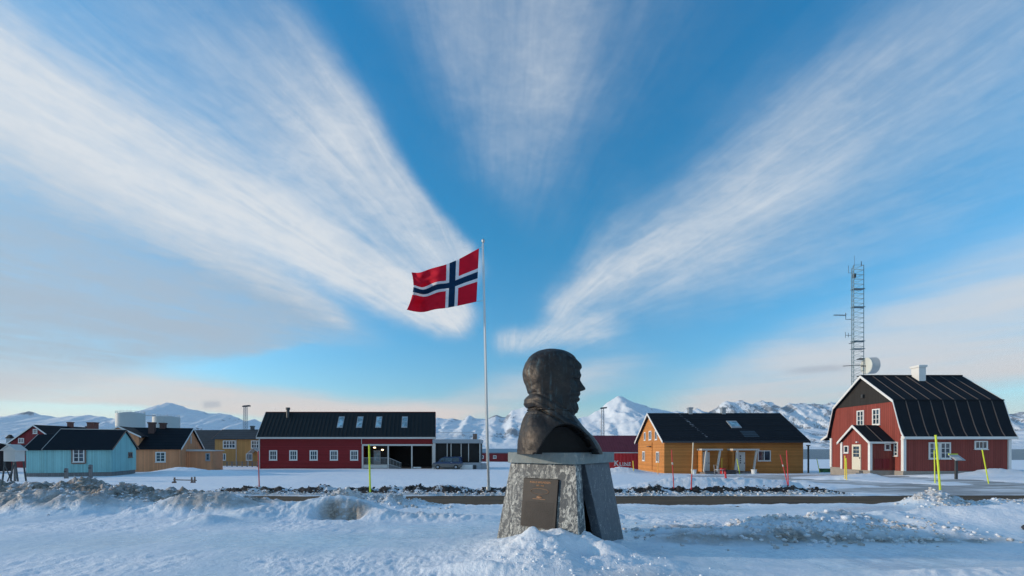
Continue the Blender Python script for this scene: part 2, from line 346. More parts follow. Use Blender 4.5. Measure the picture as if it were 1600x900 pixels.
# ------------------------------------------------------------------ noise and the lie of the land
_rng = np.random.RandomState(11); _P = _rng.permutation(512); _PP = np.concatenate([_P, _P])
_G = _rng.rand(512) * 2 * np.pi; _GX, _GY = np.cos(_G), np.sin(_G)
def gn(x, y):
    xi = np.floor(x).astype(int); yi = np.floor(y).astype(int); xf = x - xi; yf = y - yi
    u = xf * xf * xf * (xf * (xf * 6 - 15) + 10); v = yf * yf * yf * (yf * (yf * 6 - 15) + 10)
    def g(i, j, a, b):
        h = _PP[(_PP[i & 511] + j) & 511]; return _GX[h] * a + _GY[h] * b
    return ((g(xi, yi, xf, yf) * (1 - u) + g(xi + 1, yi, xf - 1, yf) * u) * (1 - v) + (g(xi, yi + 1, xf, yf - 1) * (1 - u) + g(xi + 1, yi + 1, xf - 1, yf - 1) * u) * v) * 1.5
def fbm(x, y, o=4, gain=.5):
    r = 0; a = 1.0
    for i in range(o): r = r + a * gn(x + i * 17.3, y - i * 9.1); x = x * 2.03; y = y * 2.03; a *= gain
    return r
def ridged(x, y, o=4, gain=.55):
    r = 0; a = 1.0
    for i in range(o): r = r + a * (1 - 2 * np.abs(gn(x + i * 7.7, y + i * 3.1))); x = x * 2.1; y = y * 2.1; a *= gain
    return r
def sst(v, a, b):
    t = np.clip((v - a) / (b - a), 0, 1); return t * t * (3 - 2 * t)
def ga(x, y, cx, cy, sx, sy, p=2): return np.exp(-(np.abs((x - cx) / sx) ** p + np.abs((y - cy) / sy) ** p))
def land(x, y):
    g = np.interp(y, [-50, 0, 6, 12.5, 17, 22, 30, 46, 64, 110, 250, 440, 700], [0, 0, 0, -.20, -.47, -.70, -.98, -1.40, -1.76, -2.2, -5.2, -9.2, -14])
    g = g + .45 * ga(x, y, 38, 32, 14, 9) + .05 * ga(x, y, -42, 40, 9, 9)
    r = np.sqrt(x * x + y * y); g = g - 12 * sst(r, 260, 640)
    return g
def land1(x, y): return float(land(np.array([float(x)]), np.array([float(y)]))[0])
def yroadc(x): return 14.72 + .004 * x
def roadmask(x, y):
    e = .35 * fbm(x * .5, y * .5 + 5, 3)
    m = 1 - sst(np.abs(y - yroadc(x)) + e * .6, 2.25, 2.55)
    # side road branching away to the right, and the yard before the orange house
    c = np.interp(x, [10, 15, 22, 30, 45, 80], [20.0, 20.0, 21.0, 21.6, 21.8, 22]); hw = np.interp(x, [12, 16, 20, 26, 80], [0, 1.0, 2.6, 3.0, 3.0])
    m2 = (1 - sst(np.abs(y - c) - hw + e * 1.5, -.3, .5)) * sst(x, 13, 16)
    m2 = np.maximum(m2, (1 - sst(np.abs(y - 18) - 2 + e, -.3, .6)) * sst(x, 15.5, 18))
    c3 = 38.5 + 0 * x; m3 = (1 - sst(np.abs(y - c3) - 3.2 + e * 3, -.5, .8)) * sst(x, 15.5, 19) * (1 - sst(x, 34, 38))
    m4 = (1 - sst(np.abs(x - (20 + (38 - y) * .25)) - 2.2 + e * 2, -.5, .6)) * sst(y, 20, 22) * (1 - sst(y, 36, 39))
    m5 = (1 - sst(np.abs(x - 29.5) - 1.4 + e * 2, -.5, .8)) * sst(y, 21, 24) * (1 - sst(y, 35, 37))
    side = np.maximum(np.maximum(m2, m3), np.maximum(m4, m5))
    return m, side
def ground_fields(x, y):
    L = land(x, y); r = np.sqrt(x * x + y * y); near = 1 - sst(r, 18, 60)
    m, side = roadmask(x, y); off = np.maximum(m, side)
    n0 = fbm(x * .22, y * .22, 3); n1 = fbm(x * .9, y * .9, 4); n2 = ridged(x * 1.5 + 3, y * 2.2, 5); n3 = fbm(x * 4.5, y * 4.5, 4); n4 = np.abs(fbm(x * 2.2 + 9, y * 2.2, 4))
    h = .035 * n0 + .016 * n1 * near + .03
    dirt = np.zeros_like(x); soil = np.zeros_like(x)
    ice = sst(n0 + .15 * n1, -.02, .25) * (1 - sst(r, 11, 17)) * .9
    ice = np.maximum(ice, ga(x, y, -4.6, 6.6, 4.5, .9, 4)); ice = np.maximum(ice, .98 * ga(x, y, 4.9, 5.4, 4.2, .95, 4)); ice = np.maximum(ice, .9 * ga(x, y, -1.6, 8.1, 1.8, .5, 4)); ice = np.maximum(ice, .9 * ga(x, y, 7, 11.0, 9, 1.0, 4))
    h = h + (.013 * n3 + .012 * np.abs(gn(x * 8, y * 8)) + .004 * gn(x * 17, y * 17)) * (1 - sst(r, 10, 26)) * (1 - .95 * np.clip(ice * 1.2, 0, 1))
    def lump(w, rough, d=0.0, ic=0.0):
        nonlocal h, dirt, ice
        h = h + w * (1 + rough * (.26 * (n2 - .9)) + rough * .16 * n3 + rough * .28 * n1); dirt = np.maximum(dirt, d * sst(w, .05, .25)); ice = ice * (1 - sst(w, .05, .2)) + ic * sst(w, .05, .2)
    # long ploughed berm on the left
    amp = np.interp(x, [-60, -22, -14, -10, -8.4, -7.0, -5.6, -4.6], [.4, .58, .66, .52, .36, .20, .07, 0])
    yc = 11.4 + .25 * np.sin(x * .8); sg = np.where(y < yc, 1.15, .8)
    lump(amp * np.exp(-(np.abs(y - yc) / sg) ** 2.2), .95, 1.0)
    lump(.34 * ga(x, y, -11.5, 9.9, 2.6, .55), .8, .8); lump(.40 * ga(x, y, -7.3, 10.0, 1.1, .5, 2.6), .25, .75)
    lump(.22 * ga(x, y, -5.6, 9.2, .9, .5), .9, .25); lump(.16 * ga(x, y, -6.2, 8.3, .5, .25), .7, .4)
    # eroded hump with a hollow front
    hb = .44 * ga(x, y, -3.95, 9.55, 1.05, .52, 2.6); hol = ga(x, y, -3.75, 9.02, .50, .20, 3)
    lump(hb, .2, .15, .4); h = h - .34 * hol; dirt = np.maximum(dirt, ga(x, y, -3.75, 9.12, .58, .24, 4)); h = h + .06 * hol * n3
    lump(.14 * ga(x, y, -2.0, 9.0, 1.6, .28), .9, .7)
    # ploughed pile near the road with the lime stake
    lump(.34 * ga(x, y, -4.75, 11.9, .85, .45), .9, .45); lump(.22 * ga(x, y, -3.4, 11.8, 1.1, .4), 1.1, .8)
    # low broken shelf on the right
    sh = sst(x, 1.9, 3.0) * (1 - sst(x, 7.2, 8.4)); fe = 6.45 + .15 * n1 + .22 * (x - 4) * .3; be = 9.2
    w = .10 * sh * sst(y, fe - .05, fe + .18) * (1 - sst(y, 7.9, be)); lump(w, .7, .2); dirt = np.maximum(dirt, sh * ga(x, y, 4.5, 6.5, 9, .20, 2) * 1.0); dirt = np.maximum(dirt, .8 * sh * ga(x, y, 3.2, 7.4 , 1.2, .12))
    h = h - .13 * ga(x, y, 3.6, 7.35, .35, .13) ; dirt = np.maximum(dirt, ga(x, y, 3.6, 7.35, .4, .2)) ; h = h - .10 * ga(x, y, 2.9, 6.9, .5, .1); dirt = np.maximum(dirt, ga(x, y, 2.9, 6.9, .6, .12))
    lump(.16 * ga(x, y, 4.7, 7.1, .8, .42), 1.4, .85); lump(.15 * ga(x, y, 6.1, 7.5, .9, .36), 1.4, 1.0); lump(.12 * ga(x, y, 2.0, 8.9, 1.0, .5), 1, .7)
    lump(.10 * ga(x, y, 8.2, 8.1, 1.2, .3), 1.0, .6)
    # pile at the tall yellow stake and the berm beyond
    lump(.40 * ga(x, y, 11.9, 11.6, .62, .42), .9, .4); lump(.12 * ga(x, y, 13.2, 11.6, 1.4, .3), 1.2, .6)
    lump(.13 * np.exp(-((y - 11.6) / .32) ** 2) * sst(x, 13, 14.5), 1.2, .75); lump(.03 * np.exp(-((y - 12.2) / .3) ** 2) * sst(x, 5, 9), 1.2, .5)
    lump(.03 * np.exp(-((y - 12.2) / .3) ** 2) * (1 - sst(np.abs(x), 2.5, 5)), 1.3, .6)
    # smooth drift in the bottom right corner
    lump(.42 * ga(x, y, 10.3, 7.9, 2.6, 1.0), .12); lump(.16 * ga(x, y, 5.6, 4.4, 2.2, .45), .35, .15)
    # snow banked around the plinth
    pm = .36 * np.exp(-(((x - .72) / 1.15) ** 2 + ((y - 5.50) / .92) ** 2)) + .10 * ga(x, y, .35, 4.75, .7, .5) + .06 * ga(x, y, 1.6, 4.6, .5, .4)
    pm = pm - .26 * ga(x, y, .92, 5.14, .17, .15) - .14 * ga(x, y, .50, 5.40, .13, .09) + .15 * ga(x, y, .24, 5.42, .24, .16) + .05 * ga(x, y, 1.16, 5.28, .16, .16) - .10 * ga(x, y, 1.75, 5.75, .4, .4) + .05 * ga(x, y, 1.5, 5.5, .2, .2)
    pm = pm * .80 - .05 * ga(x, y, .95, 5.1, .45, .3) - .08 * ga(x, y, 1.7, 5.9, .5, .5)
    h = h + pm * (1 + .22 * n1 + .10 * (n2 - .9)) + .022 * sst(pm, .08, .25) * n3; ice = ice * (1 - sst(pm, .02, .12)); dirt = np.maximum(dirt, .28 * ga(x, y, 1.5, 4.35, 1.2, .22))
    h = h + .10 * np.exp(-((y - 4.75 + .35 * (x + .55)) / .10) ** 2) * ga(x, y, -.45, 4.8, .5, .6)
    # bank of torn turf along the far side of the road, drifts behind it
    bx = (sst(x, -14.5, -12.0) * (1 - sst(x, -1.2, 0))) + sst(x, 3.8, 4.8) * (1 - sst(x, 13.2, 14.6)) + (1 - sst(x, -1.5, -.2)) * 0
    bx = np.maximum(bx, sst(x, -1.5, 0) * (1 - sst(x, 3.5, 5)))
    bk = np.exp(-((y - 18.0) / .40) ** 2) * bx; lump(.26 * bk, 1.2, .3)
    soil = np.maximum(soil, bx * np.exp(-(np.abs(y - 17.72) / .38) ** 3) * (.68 + .75 * fbm(x * 1.3, y * 1.3, 4)))
    dirt = np.maximum(dirt, .8 * bx * ga(x, y, x, 17.3, 1, .2))
    soil = np.maximum(soil, .55 * ga(x, y, -9, 21.5, 4, .25) * (.6 + fbm(x * .9, y * 2, 4)))
    lump(.62 * ga(x, y, 9.4, 20.6, 2.6, .9), .35, .2); lump(.42 * ga(x, y, 13.4, 20.6, 2.4, .8, 2.4), .3, .15); lump(.2 * ga(x, y, 6, 20.5, 2, 1.2), .2)
    lump(.26 * ga(x, y, 17.3, 24.5, 1.2, .8), .5, .2)
    # drifts round the houses
    lump(.7 * ga(x, y, -36.5, 45.5, 3.2, 1.6), .2); lump(.5 * ga(x, y, -30, 42, 5, 1.6), .15); h = h - .12 * ga(x, y, -41, 38.5, 5, 3); lump(.55 * ga(x, y, -37.2, 49.5, 1.3, .8), .2)
    lump(.7 * ga(x, y, 12.4, 46, 2.4, 2.2), .4, .2); lump(.5 * ga(x, y, 45, 30, 5, 4), .15); lump(.5 * ga(x, y, 35.5, 30.0, 2.6, .9), .4, .2); lump(.35 * ga(x, y, 27.5, 31.0, 3.2, 1.0), .3, .1)
    lump(.9 * ga(x, y, 52, 34, 7, 8), .1); lump(.5 * ga(x, y, -60, 70, 9, 5), .3)
    h = h * (1 - off) - .075 * off - .03 * np.exp(-((y - 11.9) / .5) ** 2) + off * .02 * n1 * (1 - m)
    ice = ice * (1 - off)
    return L + h, dirt * (1 - m), ice, soil * (1 - m)
def ground_z(x, y):
    return float(ground_fields(np.array([float(x)]), np.array([float(y)]))[0][0])
def foot(px, py):
    """where the sight line through a point of the ground leaves the snow surface"""
    d = np.concatenate([np.arange(3, 30, .05), np.arange(30, 200, .2)])
    zz = CAMZ - (py - HZ) / F * d; gx = (px - 800) / F * d; g = ground_fields(gx, d)[0]
    i = int(np.argmax(zz <= g)); return gx[i], d[i], g[i]
def XW(px, d): return (px - 800) / F * d
def ZW(py, d): return CAMZ + (HZ - py) / F * d

def grid_object(name, X, Y, Z, mat, attrs=None, wrap=False, smooth=True):
    nr, nc = X.shape; me = bpy.data.meshes.new(name)
    co = np.stack([X, Y, Z], -1).reshape(-1, 3).astype(np.float32)
    cc = nc if wrap else nc - 1
    i, j = np.meshgrid(np.arange(nr - 1), np.arange(cc), indexing='ij'); j2 = (j + 1) % nc
    fs = np.stack([i * nc + j, i * nc + j2, (i + 1) * nc + j2, (i + 1) * nc + j], -1).reshape(-1, 4)
    nf = len(fs); me.vertices.add(len(co)); me.vertices.foreach_set('co', co.ravel())
    me.loops.add(nf * 4); me.loops.foreach_set('vertex_index', fs.astype(np.int32).ravel())
    me.polygons.add(nf); me.polygons.foreach_set('loop_start', np.arange(0, nf * 4, 4, dtype=np.int32))
    me.polygons.foreach_set('use_smooth', np.full(nf, smooth)); me.update(calc_edges=True); me.validate()
    me.materials.append(mat)
    for k, a in (attrs or {}).items():
        at = me.attributes.new(k, 'FLOAT', 'POINT'); at.data.foreach_set('value', a.astype(np.float32).ravel())
    o = bpy.data.objects.new(name, me); COL.objects.link(o); return o

# snow ground, finest where it is near
rr = np.concatenate([[0.0], np.geomspace(.9, 60, 640), np.geomspace(60.8, 700, 90)])
a1 = np.linspace(-64, 64, 860); a2 = np.linspace(64, 296, 120)[1:-1]
az = np.radians(np.concatenate([a1, a2])); RRm, AZ = np.meshgrid(rr, az, indexing='ij')
GX, GYY = RRm * np.sin(AZ), RRm * np.cos(AZ)
gz, gd, gi, gs = ground_fields(GX, GYY)
tag(grid_object('ground', GX, GYY, gz, M['snow'], dict(dirt=gd, ice=gi, soil=gs), wrap=True), kind='structure')
# the road and the icy side road lie as sheets in shallow beds of the snow
def sheet(name, x0, x1, y0, y1, nx, ny, mat, dz):
    X, Y = np.meshgrid(np.linspace(x0, x1, nx), np.linspace(y0, y1, ny)); Z = land(X, Y) + dz + .012 * fbm(X * .8, Y * 2.5, 3)
    return tag(grid_object(name, X, Y, Z, mat), kind='structure')
sheet('road', -90, 120, 11.9, 17.3, 900, 40, M['road'], -.030)
sheet('side_road', 12.5, 95, 17.31, 42.5, 300, 120, M['sideroad'], -.034)
# sea
sw, swq, swb = new_mat('sea_water'); swP = swq.new('ShaderNodeNewGeometry').outputs['Position']
swb.inputs['Base Color'].default_value = (.012, .045, .075, 1); swb.inputs['Roughness'].default_value = .35
bumped(swq, swb, swq.noise(swq.v('MULTIPLY', swP, (.02, .08, 1)), 1, 5, .6), 1, 6)
o = MB().add([(-16000, -16000, -9), (16000, -16000, -9), (16000, 16000, -9), (-16000, 16000, -9)], [(0, 1, 2, 3)]).build('sea', sw); tag(o, kind='structure')

# ------------------------------------------------------------------ mountains across the fjord
def mountain_mat(name, rockiness, rc):
    m, q, b = new_mat(name); g = q.new('ShaderNodeNewGeometry'); P = g.outputs['Position']; nz = q.sep(g.outputs['Normal'])[2]
    big = q.noise(P, .0011, 3, .55); n = q.noise(q.v('MULTIPLY', P, (1, .6, .55)), .0085, 9, .74, .6); n2 = q.noise(q.v('MULTIPLY', P, (1, 1, .4)), .035, 6, .75)
    k = q.m('ADD', q.m('MULTIPLY', q.m('SUBTRACT', 1, nz), .55), q.m('ADD', q.m('MULTIPLY', q.m('SUBTRACT', n, .5), 1.5), q.m('ADD', q.m('MULTIPLY', q.m('SUBTRACT', n2, .5), .8), q.m('MULTIPLY', q.m('SUBTRACT', big, .5), 1.9))))
    f = q.ss(k, rockiness, rockiness + .12)
    c = q.mix(q.m('MULTIPLY', f, .80), q.mix(q.ss(n2, .35, .65), (.74, .79, .85, 1), (.84, .87, .90, 1)), (*rc, 1)); q.put(b.inputs['Base Color'], c)
    b.inputs['Roughness'].default_value = .85; b.inputs['Specular IOR Level'].default_value = .1
    bumped(q, b, q.m('ADD', n, q.m('MULTIPLY', n2, .3)), .30, 22); return m
def mountains(name, pts, y0, yc, y1, rough, mat, seed, crest_rough):
    xs = [p[0] for p in pts]; ys = [p[1] for p in pts]
    u = np.linspace(xs[0], xs[-1], int((xs[-1] - xs[0]) / 2.4)); v = np.concatenate([np.linspace(0, 1, 90), np.linspace(1.03, 1.6, 10)])
    U, V = np.meshgrid(u, v); crest = np.interp(u, xs, ys); crest = crest + crest_rough * fbm(u * .045 + seed, u * 0 + seed, 5)
    Hc = CAMZ + (HZ - crest) / F * yc; Y = y0 + (yc - y0) * np.minimum(V, 1) + (y1 - yc) * np.maximum(V - 1, 0)
    X = (U - 800) / F * yc * (1 + .12 * (Y - yc) / yc)
    sh = np.where(V < 1, V ** 1.35, np.maximum(0, 1 - (V - 1) * 1.9))
    rg = ridged(X * .0022 + .25 * fbm(X * .002, Y * .002, 3) + seed, Y * .0010 + .3 * fbm(X * .0008, Y * .0008, 3), 6, .60)
    Z = -9 + (Hc[None, :] + 9) * sh + (rg - .9) * rough * (Hc[None, :]) * np.sin(np.pi * np.clip(V, 0, 1)) ** .8 + fbm(X * .006, Y * .006 + seed, 4) * 14 * np.sin(np.pi * np.clip(V, 0, 1))
    lim = CAMZ + (HZ - crest)[None, :] / F * Y - 4; Z = np.where(V < .985, np.minimum(Z, lim), Z)
    return tag(grid_object(name, X, Y, Z, mat), kind='structure')
mm1 = mountain_mat('snow_mountain', .27, (.12, .14, .17)); mm2 = mountain_mat('rocky_snow_mountain', .10, (.12, .14, .17))
mountains('mountain_range', [(-2600, 640), (-1500, 655), (-900, 630), (-500, 660), (-200, 640), (-60, 655), (0, 650), (25, 647), (46, 643), (62, 648), (90, 652), (120, 650), (142, 648), (165, 652), (190, 657), (225, 655),
    (236, 640), (248, 632), (252, 633), (260, 629), (275, 632), (300, 640), (330, 646), (362, 648), (372, 653), (385, 660), (398, 655), (415, 660), (440, 668), (520, 664), (600, 668), (660, 662), (683, 652), (700, 654), (722, 656), (733, 649), (742, 653), (760, 656),
    (775, 649), (790, 651), (800, 641), (824, 634), (845, 640), (870, 650), (895, 657), (920, 648), (938, 640), (950, 628), (966, 618), (980, 624), (1000, 632), (1022, 638), (1040, 641), (1070, 650), (1120, 655), (1170, 652), (1220, 668), (1300, 672), (1500, 676), (1700, 670), (2100, 680), (3400, 690)],
    3600, 5600, 7400, .065, mm1, 3.1, 1.8)
mountains('rear_mountain_range', [(600, 680), (900, 665), (1000, 655), (1044, 645), (1056, 640), (1068, 642), (1090, 637), (1106, 642), (1122, 634), (1132, 629), (1150, 626), (1168, 630), (1178, 632), (1190, 624), (1204, 628), (1216, 637), (1232, 632), (1252, 630), (1262, 634), (1280, 630),
    (1310, 630), (1350, 634), (1420, 628), (1500, 636), (1560, 645), (1590, 644), (1620, 640), (1700, 625), (1850, 640), (2100, 620), (2500, 650), (3400, 640)], 6200, 8200, 10500, .12, mm2, 8.7, 4.0)
# ------------------------------------------------------------------ building helpers
def on_face(face, L=0):
    """maps (along, out, up) on a wall to the building's own axes"""
    if face == 'front': return lambda s, o, z: (s, -o, z)
    if face == 'left': return lambda s, o, z: (-o, s, z)
    return lambda s, o, z: (L + o, s, z)
def fbox(mb, fn, s0, s1, o0, o1, z0, z1):
    a = fn(s0, o0, z0); b = fn(s1, o1, z1); return mb.box(a[0], b[0], a[1], b[1], a[2], b[2])
def window(parent, fn, s, z0, z1, w, nx=2, ny=2, fw=.10, mat=None, glass=None, mw=.045, name='window', trim=None, o0=0.0):
    mat = mat or M['white']; mb = MB(); s0, s1 = s - w / 2, s + w / 2
    fbox(mb, fn, s0, s1, o0 + .002, o0 + .07, z1 - fw, z1); fbox(mb, fn, s0, s1, o0 + .002, o0 + .07, z0, z0 + fw)
    fbox(mb, fn, s0, s0 + fw, o0 + .002, o0 + .068, z0 + fw, z1 - fw); fbox(mb, fn, s1 - fw, s1, o0 + .002, o0 + .068, z0 + fw, z1 - fw)
    fbox(mb, fn, s0 - .04, s1 + .04, o0 + .003, o0 + .11, z0 - .05, z0 - .002)
    iw = w - 2 * fw; ih = z1 - z0 - 2 * fw
    for i in range(1, nx):
        c = s0 + fw + iw * i / nx; t = mw * (1.6 if (nx % 2 == 0 and i == nx // 2) else 1); fbox(mb, fn, c - t / 2, c + t / 2, o0 + .004, o0 + .055, z0 + fw, z1 - fw)
    for i in range(1, ny):
        c = z0 + fw + ih * i / ny; fbox(mb, fn, s0 + fw, s1 - fw, o0 + .005, o0 + .048, c - mw / 2, c + mw / 2)
    f = mb.build(name, mat, parent)
    g = MB(); fbox(g, fn, s0 + fw, s1 - fw, o0 + .003, o0 + .03, z0 + fw, z1 - fw); g.build('pane', glass or M['glass'], f)
    return f
def walls(parent, L, Dp, h, ridge, mat, x0=0, y0=0, z0=0, name='wall', axis='x'):
    """solid gabled body; ridge along x (gables left and right) or along y"""
    mb = MB()
    if axis == 'x':
        P = [(y0, z0), (y0 + Dp, z0), (y0 + Dp, h), (y0 + Dp / 2, ridge), (y0, h)]
        mb.hull([(x0, a, b) for a, b in P], [(x0 + L, a, b) for a, b in P])
    else:
        P = [(x0, z0), (x0 + L, z0), (x0 + L, h), (x0 + L / 2, ridge), (x0, h)]
        mb.hull([(a, y0, b) for a, b in P], [(a, y0 + Dp, b) for a, b in P])
    return mb.build(name, mat, parent)
def slope(mb, prof, a0, a1, t=.12, axis='x'):
    """roof slab following profile points [(depth, height)...] extruded from a0 to a1"""
    n = len(prof); low = [(p[0], p[1] - t) for p in prof][::-1]; P = list(prof) + low
    for i in range(n - 1):
        Q = [prof[i], prof[i + 1], (prof[i + 1][0], prof[i + 1][1] - t), (prof[i][0], prof[i][1] - t)]
        if axis == 'x': mb.hull([(a0, a, b) for a, b in Q], [(a1, a, b) for a, b in Q])
        else: mb.hull([(a, a0, b) for a, b in Q], [(a, a1, b) for a, b in Q])
def barge(parent, prof, at, w=.16, th=.05, mat=None, axis='x', name='barge_board', drop=.02):
    mb = MB()
    for i in range(len(prof) - 1):
        (a, b), (c, d) = prof[i], prof[i + 1]
        Q = [(a, b + drop), (c, d + drop), (c, d - w), (a, b - w)]
        if axis == 'x': mb.hull([(at, p[0], p[1]) for p in Q], [(at + th, p[0], p[1]) for p in Q])
        else: mb.hull([(p[0], at, p[1]) for p in Q], [(p[0], at + th, p[1]) for p in Q])
    return mb.build(name, mat or M['white'], parent)
def posts(parent, lst, w, z0, z1, mat, name='corner_board'):
    for x, y in lst: MB().box(x - w / 2, x + w / 2, y - w / 2, y + w / 2, z0, z1).build(name, mat, parent)
def chimney(parent, x, y, w, d, z0, z1, mat, cap=True, name='chimney'):
    mb = MB().box(x - w / 2, x + w / 2, y - d / 2, y + d / 2, z0, z1 - .18)
    if cap: mb.box(x - w / 2 - .07, x + w / 2 + .07, y - d / 2 - .07, y + d / 2 + .07, z1 - .18, z1)
    return mb.build(name, mat, parent)

# ------------------------------------------------------------------ red gambrel house on the right
t = thing('gambrel_house', 'red timber house with black gambrel roof, white chimney and small gabled porch', 'house', (31.55, 33.0, -.36))
Lh, Dh, EH, BH, RH = 8.5, 7.5, 2.84, 5.80, 8.35
prof = [(-.35, EH - .10), (-.12, EH + .35), (.08, EH + .95), (.62, BH), (Dh / 2, RH), (Dh - .62, BH), (Dh - .08, EH + .95), (Dh + .12, EH + .3), (Dh + .95, EH - .12)]
bp = [(0, 0), (Dh, 0), (Dh, EH), (Dh - .1, EH + .9), (Dh - .66, BH - .1), (.66, BH - .1), (.1, EH + .9), (0, EH)]
MB().hull([(0, a, b) for a, b in bp], [(Lh, a, b) for a, b in bp]).build('wall', M['red'], t)
gp = [(.66, BH - .1), (Dh - .66, BH - .1), (Dh / 2, RH - .14)]
MB().hull([(-.03, a, b) for a, b in gp], [(Lh, a, b) for a, b in gp]).build('gable_panel', M['blackboard'], t)
MB().box(-.06, Lh + .02, -.02, Dh + .02, -.75, 0).build('foundation', M['concrete'], t)
n_pan = 9; xe0, xe1 = -.28, Lh + .28; edges = [xe0 + (xe1 - xe0) * i / n_pan for i in range(n_pan + 1)]
for i in range(n_pan):
    for seg, nm in ((prof[:4], 'lower_roof_panel'), (prof[3:5], 'upper_roof_panel')):
        mb = MB(); slope(mb, seg, edges[i] + .012, edges[i + 1] - .012, .10); mb.build('roof_panel', M['felt'], t)
mb = MB(); slope(mb, prof[4:], xe0, xe1, .10); mb.build('roof_panel', M['felt'], t)
M['seam'] = plain('seam_batten', (.085, .072, .070), .7, .2, 3)
for i in range(1, n_pan):
    mb = MB()
    for a, b in zip(prof[:4], prof[1:5]): mb.bar((edges[i], a[0], a[1] + .02), (edges[i], b[0], b[1] + .02), .05, .06, up=(1, 0, 0))
    mb.build('roof_batten', M['seam'], t)
MB().box(xe0, xe1, prof[3][0] - .08, prof[3][0] + .02, BH - .05, BH + .045).build('roof_ridge_strip', M['felt'], t)
MB().box(xe0, xe1, Dh / 2 - .1, Dh / 2 + .1, RH - .05, RH + .05).build('roof_ridge_strip', M['felt'], t)
barge(t, prof, xe0 - .05, .2); barge(t, prof, xe1, .2)
MB().box(xe0, xe1, -.38, -.33, EH - .26, EH - .07).build('fascia', M['white'], t)
MB().box(xe0, xe1, -.33, 0, EH - .28, EH - .24).build('soffit', M['white'], t)
posts(t, [(.02, .02), (Lh - .02, .02), (.02, Dh - .05)], .22, 0, EH - .02, M['white'])
fn = on_face('front'); fl = on_face('left')
window(t, fn, 2.42, .98, 2.32, .86, 2, 3); window(t, fn, 3.32, .98, 2.32, .86, 2, 3); window(t, fn, 6.2, 1.76, 2.44, 1.05, 3, 1)
window(t, fl, 4.05, 3.86, 5.25, .75, 2, 3); window(t, fl, 2.45, 3.86, 5.25, .75, 2, 3); window(t, fl, .62, 1.2, 2.36, .34, 1, 4, .06)
chimney(t, 4.52, 3.35, .60, .72, RH - .6, RH + .80, M['white'])
MB().box(-.22, -.03, 3.6, 3.8, BH + .55, BH + .85).build('gable_lamp', M['darkmetal'], t)
# porch towards the left
PX, PY0, PY1, PE, PR = -1.93, .88, 3.78, 2.42, 3.70
pp = [(PY0, 0), (PY1, 0), (PY1, PE), ((PY0 + PY1) / 2, PR), (PY0, PE)]
pw = MB().hull([(PX, a, b) for a, b in pp], [(-.001, a, b) for a, b in pp]).build('porch_wall', M['red'], t)
MB().box(PX - .03, -.06, PY0 - .03, PY1 + .03, -.7, 0).build('foundation', M['concrete'], t)
pprof = [(PY0 - .22, PE - .06), ((PY0 + PY1) / 2, PR + .14), (PY1 + .22, PE - .06)]
xs_ = [PX - .25, PX + .85, -.005]
for i in range(2):
    for sg in (pprof[:2], pprof[1:]):
        mb = MB(); slope(mb, sg, xs_[i] + .008, xs_[i + 1] - .008, .08); mb.build('porch_roof_panel', M['felt'], t)
mb = MB(); mb.bar((xs_[1], pprof[0][0], pprof[0][1] + .02), (xs_[1], pprof[1][0], pprof[1][1] + .02), .05, .05, up=(1, 0, 0)); mb.build('roof_batten', M['seam'], t)
barge(t, pprof, PX - .30, .19); MB().box(PX - .25, 0, PY0 - .26, PY0 - .22, PE - .20, PE - .04).build('fascia', M['white'], t)
posts(t, [(PX + .02, PY0 + .02), (PX + .02, PY1 - .02)], .20, 0, PE - .04, M['white'])
fp = lambda s, o, z: (PX - o, s, z); fps = lambda s, o, z: (s, PY0 - o, z)
d = MB(); fbox(d, fp, 1.72, 2.60, .004, .08, .0, 2.16); d = d.build('door', M['door_cream'], t)
for i in range(2):
    for j in range(3):
        g = MB(); fbox(g, fp, 1.86 + i * .31, 2.14 + i * .31, .082, .095, 1.10 + j * .31, 1.37 + j * .31); g.build('pane', M['glass'], d)
g = MB(); fbox(g, fp, 1.76, 1.80, .082, .14, .95, 1.08); g.build('handle', M['darkmetal'], d)
window(t, fp, 3.25, 1.42, 2.06, .50, 1, 1, .08); window(t, fps, -.52, 1.68, 2.2, .48, 1, 1, .08)
for k in range(2):
    g = MB(); x0 = -1.55 + k * .62
    fbox(g, fps, x0, x0 + .56, .003, .035, .16, .98); g.build('hatch', M['deepred'], t)
for k in range(3): MB().box(PX - .35 - .28 * (3 - k) + .28, PX - .04, 1.55, 2.8, -.62 + .19 * k, -.62 + .19 * (k + 1)).build('step', M['concrete'], t)
g = MB(); fbox(g, fp, 2.0, 2.12, .0, .16, 2.3, 2.42); g.build('porch_lamp', M['white'], t)

# ------------------------------------------------------------------ orange house
t = thing('orange_house', 'orange timber house with black roof and two white canopied doors', 'house', (17.1, 46.0, -1.38))
L, Dp, E, RD = 15.6, 9.5, 3.88, 7.05
walls(t, L, Dp, E, RD, M['orange']); MB().box(.03, L - .03, .03, Dp, -.5, 0).build('foundation', M['concrete'], t)
prof = [(-.45, E - .25), (Dp / 2, RD + .16), (Dp + .45, E - .25)]
x0, x1 = -.35, L + .45
mb = MB(); slope(mb, prof[:2], x0, x1, .14); slope(mb, prof[1:], x0, x1, .14); mb.build('roof', M['tile'], t)
mb = MB(); n = 17
for i in range(1, n):
    f_ = i / n; yy = prof[0][0] + (prof[1][0] - prof[0][0]) * f_; zz = prof[0][1] + (prof[1][1] - prof[0][1]) * f_
    mb.bar((x0, yy, zz + .015), (x1, yy, zz + .015), .07, .04, up=(1, 0, .01))
o = mb.build('tile_course', M['metalroof'], t); o['kind'] = 'stuff'
barge(t, prof, x0 - .04, .24); barge(t, prof, x1, .24, mat=M['tile'])
MB().box(x0, x1, -.50, -.45, E - .42, E - .24).build('gutter', M['darkmetal'], t)
fl = on_face('left'); fn = on_face('front')
